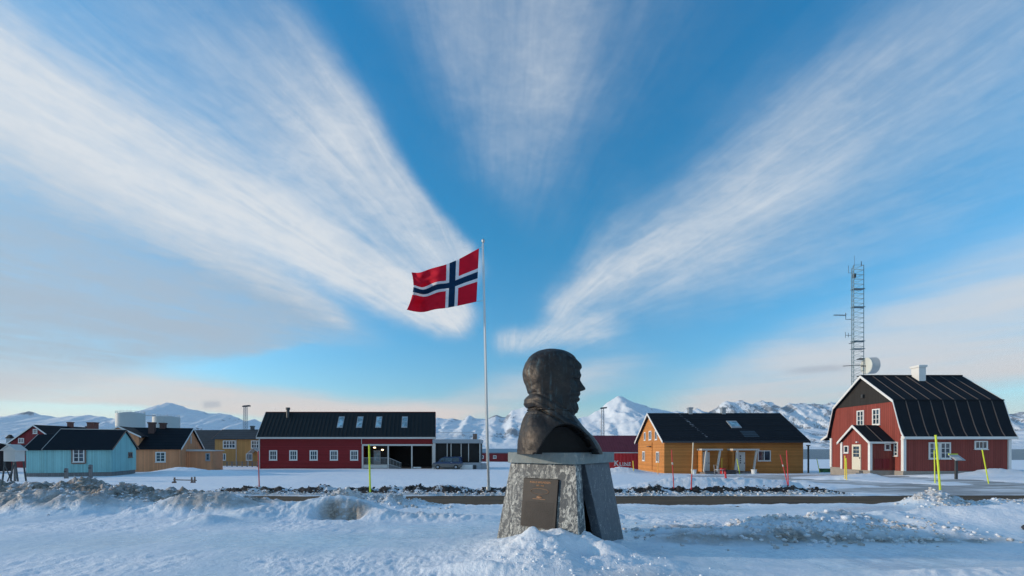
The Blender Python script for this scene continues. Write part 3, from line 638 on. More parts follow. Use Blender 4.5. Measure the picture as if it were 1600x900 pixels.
for s, a, b, w in ((4.6, 3.88, 5.0, .95), (6.6, 3.85, 4.9, .62), (2.5, 3.85, 4.95, .72), (7.1, 1.22, 2.45, .95), (2.0, 1.22, 2.45, .95)): window(t, fl, s, a, b, w, 2 if w > .8 else 1, 1, .10)
window(t, fn, 11.2, 1.42, 2.60, 1.45, 2, 1, .09)
MB().tube([(-.06, 3.9, .2), (-.06, 3.9, 3.6)], .04, 6).build('drain_pipe', M['orange'], t)
MB().box(-.35, -.02, 4.2, 5.0, 3.05, 3.13).build('wall_bracket', M['darkmetal'], t)
mb = MB()
for (c0, c1, d0, d1, sp) in ((3.65, 5.95, 4.20, 5.08, .9), (7.05, 9.95, 7.98, 9.05, .9)):
    MB().box(c0, c1, -1.25, -.002, 2.62, 2.80).build('canopy', M['offwhite'], t)
    for s_, (xa, xb) in ((0, (c0 + .55, c0 + .30)), (1, (c1 - .25, c1 - .60))):
        b_ = MB(); b_.bar((xa, -1.12, 2.62), (xb, -1.12, .28), .17, .17, up=(0, 1, 0)); b_.build('canopy_post', M['offwhite'], t)
    MB().box(c0 + .1, c0 + .22, -1.0, -.004, .25, 2.6).build('side_screen', M['orange'], t)
    d = MB().box(d0, d1, -.05, -.003, .30, 2.42).build('door', M['white'], t)
    for k in range(4): MB().box((d0 + d1) / 2 - .07, (d0 + d1) / 2 + .07, -.062, -.052, 1.15 + k * .25, 1.29 + k * .25).build('pane', M['glass'], d)
    MB().box(d1 - .12, d1 - .07, -.10, -.052, 1.1, 1.25).build('handle', M['darkmetal'], d)
    for k in range(3): MB().box(c0 + .3, c1 - .1, -1.9 + .3 * k, -.001 - .002 * k, -.25 + .17 * k, -.08 + .17 * k).build('step', M['greywood'], t)
M['frost'] = plain('thin_frost', (.16, .18, .21), .7, .4, 9)
rs = lambda u, f_, o_=0: (u, prof[0][0] + (prof[1][0] - prof[0][0]) * f_, prof[0][1] + (prof[1][1] - prof[0][1]) * f_ + o_)
def roof_quad(parent, x0, x1, f0, f1, name, mat, h=.07, P=None):
    A_, B_ = P or (prof[0], prof[1]); z = lambda f_: (A_[0] + (B_[0] - A_[0]) * f_, A_[1] + (B_[1] - A_[1]) * f_)
    (ya, za), (yb, zb) = z(f0), z(f1)
    return MB().hull([(x0, ya, za - .02), (x1, ya, za - .02), (x1, yb, zb - .02), (x0, yb, zb - .02)], [(x0, ya, za + h), (x1, ya, za + h), (x1, yb, zb + h), (x0, yb, zb + h)]).build(name, mat, parent)
sk = roof_quad(t, 8.55, 9.75, .44, .68, 'skylight', M['grey'], .09); roof_quad(sk, 8.68, 9.62, .48, .64, 'pane', M['skyglass'], .11)
for k in range(16): roof_quad(t, 3.5 + k * .085 + random.uniform(-.16, .16), 3.58 + k * .085 + random.uniform(.08, .22), .93 - k * .053, .94 + random.uniform(0, .012) - k * .053, 'snow_patch', M['frost'], .022)
roof_quad(t, 9.2, 10.9, .14, .34, 'snow_patch', plain('thin_ice', (.035, .05, .065), .5), .018)
for xx in (4.95, 9.05): chimney(t, xx, Dp / 2, .45, .5, RD - .2, RD + .85, M['galv'], name='roof_vent')
MB().box(3.9, 4.05, -.08, -.002, 1.6, 1.8).build('wall_lamp', M['white'], t)

# ------------------------------------------------------------------ long red building with the open bay, and its dark extension
Z0 = -1.78
t = thing('long_red_building', 'long dark red building with black metal roof, five white windows and open veranda', 'building', (-39.5, 64.0, Z0))
L, Dp, E, RD = 27.4, 6.4, 5.0, 9.15
xb = 16.05                                       # where the open bay begins
MB().box(0, xb, 0, Dp, 0, E - .05).build('wall', M['darkred'], t)
MB().box(xb + .002, L, 0, Dp, 3.9, E - .05).build('wall', M['darkred'], t)
for xx, nm in ((0, 'gable_wall'), (L - .1, 'gable_wall')):
    pr = [(0, E - .049), (Dp, E - .049), (Dp / 2, RD - .1)]; MB().hull([(xx, a, b) for a, b in pr], [(xx + .1, a, b) for a, b in pr]).build(nm, M['darkred'], t)
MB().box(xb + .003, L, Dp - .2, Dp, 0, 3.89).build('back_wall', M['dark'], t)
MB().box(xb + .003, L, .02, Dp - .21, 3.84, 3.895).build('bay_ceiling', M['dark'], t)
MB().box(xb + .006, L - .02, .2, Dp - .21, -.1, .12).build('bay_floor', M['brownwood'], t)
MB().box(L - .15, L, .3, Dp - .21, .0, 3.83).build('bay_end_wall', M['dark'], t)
prof = [(-.35, E - .02), (Dp / 2, RD), (Dp + .35, E - .02)]
mb = MB(); slope(mb, prof[:2], -.3, L + .15, .13); slope(mb, prof[1:], -.3, L + .15, .13); mb.build('roof', M['metalroof'], t)
mb = MB(); k = 0
while -.1 + k * .62 < L: mb.bar((-.1 + k * .62, prof[0][0], prof[0][1] + .02), (-.1 + k * .62, prof[1][0], prof[1][1] + .02), .05, .07, up=(1, 0, 0)); k += 1
o = mb.build('roof_seam', M['metalroof'], t); o['kind'] = 'stuff'
barge(t, prof, -.36, .22); barge(t, prof, L + .16, .22, mat=M['deepred'])
MB().box(-.3, L + .15, -.42, -.35, E - .30, E - .02).build('fascia', M['offwhite'], t)
MB().box(-.3, L + .15, Dp / 2 - .08, Dp / 2 + .08, RD + .0, RD + .07).build('ridge_cap', M['deepred'], t)
posts(t, [(.03, .03)], .2, 0, E - .3, M['offwhite'])
fn = on_face('front')
for s in (2.2, 5.35, 8.52, 11.68, 14.84): window(t, fn, s, 1.35, 2.92, 1.25, 3, 2, .17, mw=.07)
for c in (12.35, 15.4, 18.45, 22.6): sk = roof_quad(t, c - .47, c + .47, .36, .80, 'skylight', M['grey'], .08, (prof[0], prof[1])); roof_quad(sk, c - .37, c + .37, .39, .565, 'pane', M['skyglass'], .10, (prof[0], prof[1])); roof_quad(sk, c - .37, c + .37, .59, .77, 'pane', M['skyglass'], .10, (prof[0], prof[1]))
v_ = MB().tube([(3.55, 2.6, RD - 1.2), (3.55, 2.6, RD + .35)], .26, 12); v_.tube([(3.55, 2.6, RD + .35), (3.55, 2.6, RD + .7)], [.36, .36], 12); v_.build('roof_vent', M['darkmetal'], t)
MB().box(xb, L + .3, -.06, .12, 3.62, 3.88).build('bay_beam', M['offwhite'], t)
for a, w in ((xb + .1, .24), (20.15, .2), (23.85, .2)): MB().box(a - w / 2, a + w / 2, -.05, .13, .0, 3.615).build('bay_post', M['offwhite'], t)
MB().box(27.0, 27.7, -.08, .12, .0, 3.612).build('bay_post', M['offwhite'], t)
MB().tube([(xb - .05, -.06, 3.9), (xb - .05, -.06, E - .3)], .05, 6).build('down_pipe', M['offwhite'], t)
MB().box(xb + .25, 20.0, -.03, 2.2, .14, .66).build('deck', M['offwhite'], t)
mb = MB(); mb.bar((xb + .25, .0, 1.75), (20.0, .0, 1.75), .06)
for i in range(20): mb.bar((xb + .3 + i * .19, 0, .66), (xb + .3 + i * .19, 0, 1.75), .03)
mb.build('railing', M['galv'], t)
for k in range(4): MB().box(20.3 + k * .45, 20.3 + (k + 1) * .45, .0, 1.5, .14, .66 - k * .13).build('step', M['greywood'], t)
mb = MB(); mb.bar((20.25, -.02, 1.75), (22.2, -.02, .95), .06); mb.bar((20.25, -.02, .75), (22.2, -.02, .15), .05)
for i in range(9): mb.bar((20.3 + i * .23, -.02, .68 - i * .065), (20.3 + i * .23, -.02, 1.74 - i * .093), .035)
mb.build('stair_railing', M['galv'], t)
dd = MB().box(17.5, 18.6, 2.6, 2.7, .66, 2.9).build('door', M['grey'], t); MB().box(17.62, 18.0, 2.58, 2.599, 1.2, 2.7).build('pane', M['skyglass'], dd); MB().box(18.1, 18.48, 2.58, 2.599, 1.2, 2.7).build('pane', M['skyglass'], dd)
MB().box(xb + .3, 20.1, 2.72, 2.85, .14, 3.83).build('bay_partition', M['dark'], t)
for a, b in ((17.9, 3.35), (19.15, 3.0)): MB().box(a - .16, a + .16, .8, .95, b - .07, b + .07).build('ceiling_lamp', M['lampglow'], t)
MB().box(24.1, 25.3, -.3, .1, .12, .32).build('white_kerb', M['white'], t)

for o in [c for c in bpy.data.objects if c.type == 'MESH' and (c.parent == t or (c.parent and c.parent.parent == t))]:
    for v in o.data.vertices: v.co.x -= .187 * v.co.y
t = thing('dark_extension', 'low black-fronted annex with pale parapet, roof railing and terrace behind the van', 'building', (-12.0, 63.0, Z0))
Lx = 7.0
MB().box(.25, Lx, .35, 6, 1.0, 4.0).build('wall', M['dark'], t)
MB().box(-.2, Lx + .15, -.1, 6.1, 4.005, 4.62).build('parapet', M['grey'], t)
MB().box(-.15, .22, -.05, .6, .0, 4.0).build('end_pier', M['offwhite'], t)
for a in (2.0, 2.6, 4.15, 5.3): MB().box(a - .06, a + .06, .15, .33, 1.2, 4.0).build('mullion', M['offwhite'], t)
MB().box(Lx - .02, Lx + .12, .0, .34, 1.0, 4.0).build('mullion', M['offwhite'], t)
MB().box(.25, Lx + .3, -1.6, .34, .0, 1.05).build('terrace', M['grey'], t)
MB().box(4.2, 6.1, -1.68, -1.602, .12, .75).build('terrace_panel', M['white'], t)
for k in range(4): MB().box(6.2 + .12 * k, 6.27 + .12 * k, -1.68, -1.603, .1, .72).build('terrace_slat', M['dark'], t)
for k in range(5): MB().box(Lx + .3, Lx + 1.35, -1.5 + .02 * k, .3, .0 + .2 * k, .2 * (k + 1) - .02).build('step', M['grey'], t)
mb = MB(); mb.bar((.4, .2, 5.7), (Lx - .8, .2, 5.7), .06)
for i in range(34): mb.bar((.4 + i * .174, .2, 4.62), (.4 + i * .174, .2, 5.7), .025)
mb.build('roof_railing', M['galv'], t)
MB().box(5.9, 6.5, .6, 1.6, 4.62, 5.5).build('roof_box', M['brownwood'], t)

# ------------------------------------------------------------------ van
def make_van():
    t = thing('parked_van', 'dark blue van with muddy lower panels parked before the black annex', 'van', (XW(675, 60.3), 60.3, ground_z(XW(697, 61), 61.2) + .02))
    sc = 4.35 / 4.9
    pr = [(0.02, .42), (0.05, .78), (.22, .98), (.95, 1.14), (1.55, 1.72), (1.9, 1.86), (4.4, 1.90), (4.72, 1.78), (4.86, 1.0), (4.88, .42), (4.7, .30), (.2, .30)]
    pr = [(a * sc, b * .98) for a, b in pr]; inset = lambda z: .10 * max(0, (z - .95)) / .9
    bm = MB(); n = len(pr)
    lay = [(0.06, 1), (.0, 0), (1.8, 0), (1.74, 1)]; vs = []
    for y, fl_ in lay:
        for a, b in pr:
            ins = inset(b) * (1 if y < .9 else -1); cxp = (a - 2.17) * (.975 if fl_ else 1) + 2.17
            vs.append((cxp, y + ins, (b - 1) * (.97 if fl_ else 1) + 1))
    fs = [tuple(range(n))[::-1], tuple(3 * n + i for i in range(n))]
    for k in range(3):
        for i in range(n): fs.append((k * n + i, k * n + (i + 1) % n, (k + 1) * n + (i + 1) % n, (k + 1) * n + i))
    m, q_, b_ = new_mat('van_paint'); z_ = q_.sep(obj_co(q_))[2]; nn = q_.noise(obj_co(q_), 3, 4, .6)
    q_.put(b_.inputs['Base Color'], q_.mix(q_.ss(q_.m('ADD', z_, q_.m('MULTIPLY', nn, -.25)), .55, .85), (.16, .15, .14, 1), (.012, .045, .13, 1)))
    q_.put(b_.inputs['Roughness'], q_.m('SUBTRACT', .8, q_.m('MULTIPLY', q_.ss(z_, .6, .95), .5)))
    bm.add(vs, fs); bm.build('body', m, t)
    def side_win(a0, b0, a1, b1, z0, z1, nm='side_window'):
        MB().hull([(a0 * sc, inset(z0) - .012, z0), (b0 * sc, inset(z0) - .012, z0), (b1 * sc, inset(z1) - .012, z1), (a1 * sc, inset(z1) - .012, z1)],
                  [(a0 * sc, inset(z0) + .02, z0), (b0 * sc, inset(z0) + .02, z0), (b1 * sc, inset(z1) + .02, z1), (a1 * sc, inset(z1) + .02, z1)]).build(nm, M['glass'], t)
    side_win(1.15, 2.1, 1.68, 2.1, 1.14, 1.68); side_win(2.22, 3.3, 2.22, 3.3, 1.14, 1.70); side_win(3.42, 4.5, 3.42, 4.4, 1.14, 1.70)
    MB().hull([(.98 * sc, .14, 1.14), (.98 * sc, 1.66, 1.14), (1.50 * sc, 1.58, 1.66), (1.50 * sc, .22, 1.66)], [(.94 * sc, .14, 1.16), (.94 * sc, 1.66, 1.16), (1.46 * sc, 1.58, 1.70), (1.46 * sc, .22, 1.70)]).build('windscreen', M['glass'], t)
    for y in (.14, 1.4): MB().hull([(.02, y, .66), (.02, y + .28, .66), (.14, y + .28, .9), (.14, y, .9)], [(-.02, y, .66), (-.02, y + .28, .66), (.10, y + .28, .92), (.10, y, .92)]).build('headlight', M['white'], t)
    MB().box(-.03, .05, .1, 1.7, .34, .54).build('bumper', M['darkmetal'], t)
    MB().box(2.75, 2.95, -.025, -.002, 1.0, 1.05).build('door_handle', M['galv'], t)
    MB().box(1.35, 1.55, -.16, -.01, 1.12, 1.3).build('wing_mirror', M['darkmetal'], t)
    for x in (.95 * sc, 3.95 * sc):
        for y in (-.015, 1.62):
            w = MB().tube([(x, y, .33), (x, y + .2, .33)], [.33, .33], 20).build('wheel', M['dark'], t)
            MB().tube([(x, y - .01, .33), (x, y + .03, .33)], [.19, .19], 14).build('rim', M['grey'], w)
make_van()

# ------------------------------------------------------------------ teal house
a20 = R(20)
t = thing('teal_house', 'weathered turquoise cabin with black roof, brown window frame and grey plank base', 'house', (-39.1, 40.0, -.84), a20)
L, Dp, E, RD = 4.85, 4.6, 2.35, 4.10
walls(t, L, Dp, E, RD, M['teal'], x0=-L)
walls(t, 1.45, 3.6, E - .02, RD - .55, M['teal'], x0=-L - 1.452, y0=.15)
mb = MB(); mb.box(-L - 1.4, -.02, .05, .12, -.55, 0).box(-.1, -.03, .12, Dp - .1, -.55, 0); mb.build('plank_base', M['greywood'], t)
prof = [(-.22, E - .12), (Dp / 2, RD + .12), (Dp + .22, E - .12)]
mb = MB(); slope(mb, prof[:2], -L - .12, .16, .09); slope(mb, prof[1:], -L - .12, .16, .09); mb.build('roof', M['felt'], t)
prof2 = [(-.05, E - .14), (1.95, RD - .43), (3.95, E - .14)]
mb = MB(); slope(mb, prof2[:2], -L - 1.58, -L - .125, .09); slope(mb, prof2[1:], -L - 1.58, -L - .125, .09); mb.build('roof', M['felt'], t)
barge(t, prof, .16, .13, .03, M['brownwood']); barge(t, prof, -L - .155, .13, .03, M['offwhite']); barge(t, prof2, -L - 1.62, .12, .03, M['offwhite'])
MB().box(-L - .12, .16, Dp / 2 - .05, Dp / 2 + .05, RD + .10, RD + .16).build('ridge_board', M['offwhite'], t)
MB().box(-L - .1, -L - .0, -.02, .05, 0, E - .1).build('corner_board', M['teal'], t)
fn = lambda s, o, z: (s, -o, z); fr = on_face('right', 0)
window(t, fn, -2.45, 1.0, 2.22, .84, 2, 3, .08, mw=.04)
mb = MB(); [fbox(mb, fn, *a) for a in ((-3.0, -1.9, .001, .05, 2.23, 2.34), (-3.0, -2.90, .001, .05, .84, 2.229), (-2.0, -1.9, .001, .05, .84, 2.229), (-2.899, -2.001, .001, .05, .80, .93))]; mb.build('window_surround', M['brownwood'], t)
window(t, fr, 3.35, 1.35, 1.9, .75, 2, 1, .09, mat=M['brownwood'])

# ------------------------------------------------------------------ ochre house behind it, with wing and lean-to
t = thing('ochre_house', 'tan timber house with black roof, two brick chimneys and a lean-to', 'house', (-42.2, 52.0, -1.10), a20)
L, Dp, E, RD = 8.2, 7.6, 2.55, 5.15
walls(t, L, Dp, E, RD, M['ochre'], x0=-L, z0=-.6)
prof = [(-.2, E - .04), (Dp / 2, RD + .14), (Dp + .2, E - .04)]
mb = MB(); slope(mb, prof[:2], -L, .25, .1); slope(mb, prof[1:], -L, .25, .1); mb.build('roof', M['roof'], t)
barge(t, prof, .25, .17); window(t, fn, -1.95, .82, 2.12, 1.05, 2, 3, .13)
posts(t, [(-.02, .0)], .14, 0, E, M['ochre'])
MB().box(.02, .06, 3.4, 3.7, 3.2, 4.3).build('gable_vent', M['offwhite'], t)
wl = MB().box(.003, 2.9, 2.2, 6.4, -.6, 2.15).build('lean_to_wall', M['ochre'], t)
MB().hull([(-.0 + .003, 2.0, 2.16), (3.05, 2.0, 2.16), (3.05, 6.6, 2.16), (.003, 6.6, 2.16)], [(.003, 2.0, 2.42), (3.05, 2.0, 2.26), (3.05, 6.6, 2.26), (.003, 6.6, 2.42)]).build('lean_to_roof', M['offwhite'], t)
window(t, lambda s, o, z: (s, 2.2 - o, z), 2.35, .9, 1.9, .5, 1, 2, .12, mat=M['grey'])
chimney(t, -3.95, 2.9, .62, .55, 3.8, 5.95, M['brick2']); chimney(t, -3.15, 3.9, .58, .55, 4.5, 5.95, M['brick2'])
# cross wing whose gable looks over the teal roof
wy = .35
pr = [(-8.1, 2.55), (-4.3, 2.55), (-4.3, 4.15), (-6.2, 5.15), (-8.1, 4.15)]
MB().hull([(a, wy, b) for a, b in pr], [(a, 3.4, b) for a, b in pr]).build('dormer_wall', M['ochre'], t)
wp = [(-8.45, 4.02), (-6.2, 5.28), (-3.95, 4.02)]
mb = MB(); slope(mb, wp[:2], wy - .25, 3.5, .1, 'y'); slope(mb, wp[1:], wy - .25, 3.5, .1, 'y'); mb.build('dormer_roof', M['roof'], t); barge(t, wp, wy - .30, .16, axis='y')

# ------------------------------------------------------------------ mustard house further back
t = thing('mustard_house', 'two-storey mustard timber house with grey roof behind the ochre house', 'house', (-54.4, 75.0, -1.67))
walls(t, 11.0, 5, 4.95, 6.55, M['yellow'], z0=-.6); prof = [(-.3, 4.85), (2.5, 6.68), (5.3, 4.85)]
mb = MB(); slope(mb, prof[:2], -.35, 11.3, .1); slope(mb, prof[1:], -.35, 11.3, .1); mb.build('roof', M['greyroof'], t); barge(t, prof, -.40, .12, mat=M['brownwood'])
window(t, fn, 2.65, 3.1, 4.55, 2.3, 4, 2, .14, mw=.09); window(t, fn, 7.6, 3.1, 4.55, 1.9, 4, 2, .14, mw=.09); window(t, fn, 1.45, .9, 2.15, 1.15, 3, 1, .12, mw=.08); window(t, fn, 6.3, .9, 2.15, 1.15, 3, 1, .12, mw=.08)
MB().tube([(3.95, -.06, 0), (3.95, -.06, 4.7)], .06, 6).build('down_pipe', M['offwhite'], t)
MB().box(-12, -.001, .4, 6.4, -.2, 2.75).build('low_wall', M['yellow'], t)
MB().hull([(-12.2, .0, 2.7), (-.002, .0, 2.7), (-.002, 3.5, 6.5), (-12.2, 3.5, 6.5)], [(-12.2, .0, 2.82), (-.002, .0, 2.82), (-.002, 3.5, 6.62), (-12.2, 3.5, 6.62)]).build('low_roof', M['greyroof'], t)
chimney(t, 5.3, 2.5, .5, .5, 6.4, 7.35, M['darkmetal'])
pc = [(6.9, 2.25), (8.0, 3.2), (9.1, 2.25)]; mb = MB(); slope(mb, pc[:2], -1.6, -.01, .08, 'y'); slope(mb, pc[1:], -1.6, -.01, .08, 'y'); mb.build('porch_roof', M['offwhite'], t)
posts(t, [(7.05, -1.5), (8.95, -1.5)], .1, 0, 2.2, M['offwhite'], 'porch_post')

# ------------------------------------------------------------------ houses at the far left
t = thing('red_gabled_house', 'dark red house with white trimmed gable and brick chimney at left edge', 'house', (-85.6, 70.0, -2.0))
W_, Dp, E, RD = 8.2, 8.5, 4.55, 7.35
walls(t, W_, Dp, E, RD, M['deepred'], axis='y'); wp = [(-.4, E - .25), (W_ / 2, RD + .12), (W_ + .4, E - .25)]
mb = MB(); slope(mb, wp[:2], -.3, Dp, .1, 'y'); slope(mb, wp[1:], -.3, Dp, .1, 'y'); mb.build('roof', M['roof'], t); barge(t, wp, -.35, .20, axis='y')
window(t, fn, 4.15, 5.95, 6.75, .75, 2, 2, .12); window(t, fn, 1.75, 4.35, 5.2, .95, 3, 1, .12, mw=.08)
chimney(t, 4.1, 5.6, .6, .6, 6.5, 8.3, M['brick'])
MB().hull([(1.2, -2.5, 2.3), (9.0, -2.5, 2.3), (9.0, -.01, 3.9), (1.2, -.01, 3.9)], [(1.2, -2.5, 2.42), (9.0, -2.5, 2.42), (9.0, -.01, 4.02), (1.2, -.01, 4.02)]).build('porch_roof', M['greyroof'], t)
MB().box(3.6, 9.0, -2.2, -.02, 0, 2.3).build('porch_wall', M['deepred'], t); MB().box(7.2, 7.8, -2.27, -2.202, .1, 2.1).build('door', M['offwhite'], t)
t = thing('black_roofed_house', 'low house with black roof and big brick chimney showing over the turquoise cabin', 'house', (-80.6, 72.0, -2.0))
walls(t, 12, 6.5, 3.4, 6.2, M['deepred']); prof = [(-.3, 3.25), (3.25, 6.35), (6.8, 3.25)]
mb = MB(); slope(mb, prof[:2], -.3, 12.3, .1); slope(mb, prof[1:], -.3, 12.3, .1); mb.build('roof', M['roof'], t); barge(t, prof, -.35, .15)
chimney(t, 3.95, 2.9, 1.25, .9, 5.0, 8.2, M['brick']); chimney(t, 2.9, 3.2, .5, .6, 5.4, 7.5, M['brick2'])
t = thing('snowy_shed', 'low dark shed with snow on its roof behind the white screen box', 'shed', (-66.3, 46, -1.3))
MB().box(-4, 5.2, 0, 4, 0, 2.9).build('wall', M['dark'], t)
MB().hull([(-4.3, -.3, 2.2), (5.5, -.3, 2.2), (5.5, 4.3, 2.9), (-4.3, 4.3, 2.9)], [(-4.3, -.3, 3.0), (5.5, -.3, 3.0), (5.5, 2, 3.55), (-4.3, 2, 3.55)]).build('roof', M['roof'], t)
MB().box(-4.3, 5.6, 1.9, 2.4, 3.4, 3.75).build('snow_cap', M['whitesnow'], t)
t = thing('roof_cupola', 'tiny dark ventilator turret on a far building at left edge', 'cupola', (XW(11, 110), 110, -2.4))
MB().box(-4, 3, 0, 5, 0, 5.2).build('hall', M['offwhite'], t); MB().box(-.5, .5, .2, 1.2, 5.2, 6.5).build('turret', M['grey'], t); MB().hull([(-.65, 0, 6.5), (.65, 0, 6.5), (.65, 1.3, 6.5), (-.65, 1.3, 6.5)], [(-.2, .5, 7.5), (.2, .5, 7.5), (.2, .8, 7.5), (-.2, .8, 7.5)]).build('turret_roof', M['dark'], t)

# white instrument screen on legs
def make_screen():
    d = 30.0; x = XW(14.5, d); g = ground_z(x, d); t = thing('screen_box', 'white gabled instrument screen on crossed dark legs at left edge', 'weather screen', (x, d, 0))
    zb, zt = ZW(721, d), ZW(702, d); w = .42
    b = MB().box(-w, w, 0, .6, zb, zt).build('box', M['offwhite'], t)
    mb = MB()
    for k in range(8): mb.hull([(-w + .04, -.03, zb + .07 + k * .10), (w - .04, -.03, zb + .07 + k * .10), (w - .04, -.001, zb + .1 + k * .10), (-w + .04, -.001, zb + .1 + k * .10)], [(-w + .04, -.03, zb + .09 + k * .10), (w - .04, -.03, zb + .09 + k * .10), (w - .04, -.001, zb + .13 + k * .10), (-w + .04, -.001, zb + .13 + k * .10)])
    mb.build('louvre', M['offwhite'], b)['kind'] = 'stuff'
    pr = [(-.56, zt - .06), (0, zt + .36), (.56, zt - .06)]
    mb = MB(); slope(mb, pr[:2], -.10, .68, .05, 'y'); slope(mb, pr[1:], -.10, .68, .05, 'y'); mb.build('roof', M['offwhite'], t)
    MB().hull([(-.42, -.02, zt), (.42, -.02, zt), (0, -.02, zt + .29)], [(-.42, .6, zt), (.42, .6, zt), (0, .6, zt + .29)]).build('gable', M['offwhite'], t)
    for sx in (-1, 1):
        for y in (.05, .55): m_ = MB(); m_.bar((sx * (w - .05), y, zb), (sx * (w + .17), y, g - .1), .07); m_.build('leg', M['darkmetal'], t)
    for sx in (-1, 1): m_ = MB(); m_.bar((sx * (w + .02), .02, zb - .05), (-sx * w * .4, .02, g), .05); m_.build('brace', M['darkmetal'], t)
    MB().tube([(.05, .3, zb), (.05, .3, g - .1)], .07, 8).build('post', M['greywood'], t)
make_screen()

# ------------------------------------------------------------------ storage tanks
for i, (pxa, pxb, py, d, lb) in enumerate(((186.5, 221.5, 646.5, 170, 'white cylindrical storage tank, the nearer one with a flat railed top'), (243, 277, 652, 195, 'smaller looking white storage tank half hidden by the brick chimneys'))):
    xa, xb_ = XW(pxa, d), XW(pxb, d); r_ = (xb_ - xa) / 2; zt = ZW(py, d); t = thing('storage_tank', lb, 'tank', ((xa + xb_) / 2, d, -4), 0, 'white storage tanks')
    MB().tube([(0, 0, -2), (0, 0, zt + 4)], [r_, r_], 40).tube([(0, 0, zt + 4), (0, 0, zt + 4.9)], [r_, .3], 40).build('shell', M['tank'], t, smooth=False)
    for k in range(4): MB().tube([(0, 0, 4 + k * 3.6), (0, 0, 4.12 + k * 3.6)], [r_ + .05] * 2, 40).build('shell_ring', M['tank'], t)
    mb = MB()
    for k in range(24):
        a = 2 * math.pi * k / 24; b = 2 * math.pi * (k + 1) / 24; p = (math.cos(a) * r_ * .97, math.sin(a) * r_ * .97, zt + 4); p2 = (math.cos(b) * r_ * .97, math.sin(b) * r_ * .97, zt + 5)
        mb.bar(p, (p[0], p[1], zt + 5), .07); mb.bar((p[0], p[1], zt + 5), p2, .06)
    mb.build('railing', M['galv'], t)
t = thing('pipe_bridge', 'thin pipe bridge between the two white storage tanks', 'pipe bridge', (0, 0, 0))
MB().bar((XW(221, 172), 172, ZW(649, 172)), (XW(243, 193), 193, ZW(649.5, 193)), .3).build('deck', M['galv'], t)

# ------------------------------------------------------------------ far red hall, maroon hall, freight container
t = thing('far_red_hall', 'distant dark red hall with blue-grey roof behind the flagpole', 'building', (XW(744, 110), 110, -2.2))
MB().box(0, 14, 0, 8, 0, 2.45).build('wall', M['deepred'], t)
MB().hull([(-.3, -.3, 2.3), (14.3, -.3, 2.3), (14.3, 8.3, 2.3), (-.3, 8.3, 2.3)], [(1.5, 3.6, 3.5), (14.3, 3.6, 3.5), (14.3, 4.4, 3.5), (1.5, 4.4, 3.5)]).build('roof', M['blueroof'], t)
for s in (1.6, 5.0, 9.0): window(t, fn, s, .9, 1.7, .9, 2, 1, .15)
t = thing('maroon_hall', 'long hall with maroon roof showing above the red freight container', 'building', (XW(906, 76), 76, -1.9))
MB().box(0, 14, 0, 9, 0, 2.9).build('wall', M['deepred'], t)
MB().hull([(-.4, -.4, 2.75), (14.4, -.4, 2.75), (14.4, 9.4, 2.75), (-.4, 9.4, 2.75)], [(-.4, 4.2, 5.85), (14.4, 4.2, 5.85), (14.4, 4.8, 5.85), (-.4, 4.8, 5.85)]).build('roof', M['maroon'], t)
def make_container():
    d = 60; g = ground_z(XW(970, d), d) + .02; t = thing('freight_container', 'red corrugated freight container with white lettering beside the orange house', 'container', (XW(938, d), d, g))
    L_ = 6.06; mb = MB(); n = 44; v0 = []
    pts = []
    for i in range(n + 1): pts.append((.1 + (L_ - .2) * i / n, .0 if (i // 2) % 2 else .045))
    pts += [(L_ - .1, 2.4), (.1, 2.4)]
    mb.hull([(a, b, .12) for a, b in pts], [(a, b, 2.36) for a, b in pts]); mb.build('corrugated_side', M['containerred'], t)
    for z in (0.0, 2.36): MB().box(0, L_, -.03, 2.44, z, z + .13).build('rail', M['containerred'] if z == 0 else M['offwhite'], t)
    for x in (0, L_ - .12): MB().box(x, x + .12, -.028, .1, .13, 2.36).build('corner_post', M['containerred'], t)
    for s, size, x in (('K', 1.05, 2.0), ('LINE', .70, 2.78)):
        c = bpy.data.curves.new('lettering', 'FONT'); c.body = s; c.size = size; c.extrude = .008; c.offset = .015; c.space_character = 1.25 if s == 'LINE' else 1
        c.materials.append(M['white']); o = to_mesh(c); link(o, t); o.location = (x, -.035, .55); o.rotation_euler = (R(90), 0, 0)
        # slab serifs on the stems
    mb = MB()
    for x0 in (2.05, 2.5, 2.85, 3.35, 3.68, 4.05): mb.box(x0 - .06, x0 + .14, -.044, -.03, .53, .59)
    mb.build('letter_serif', M['white'], t)
make_container()

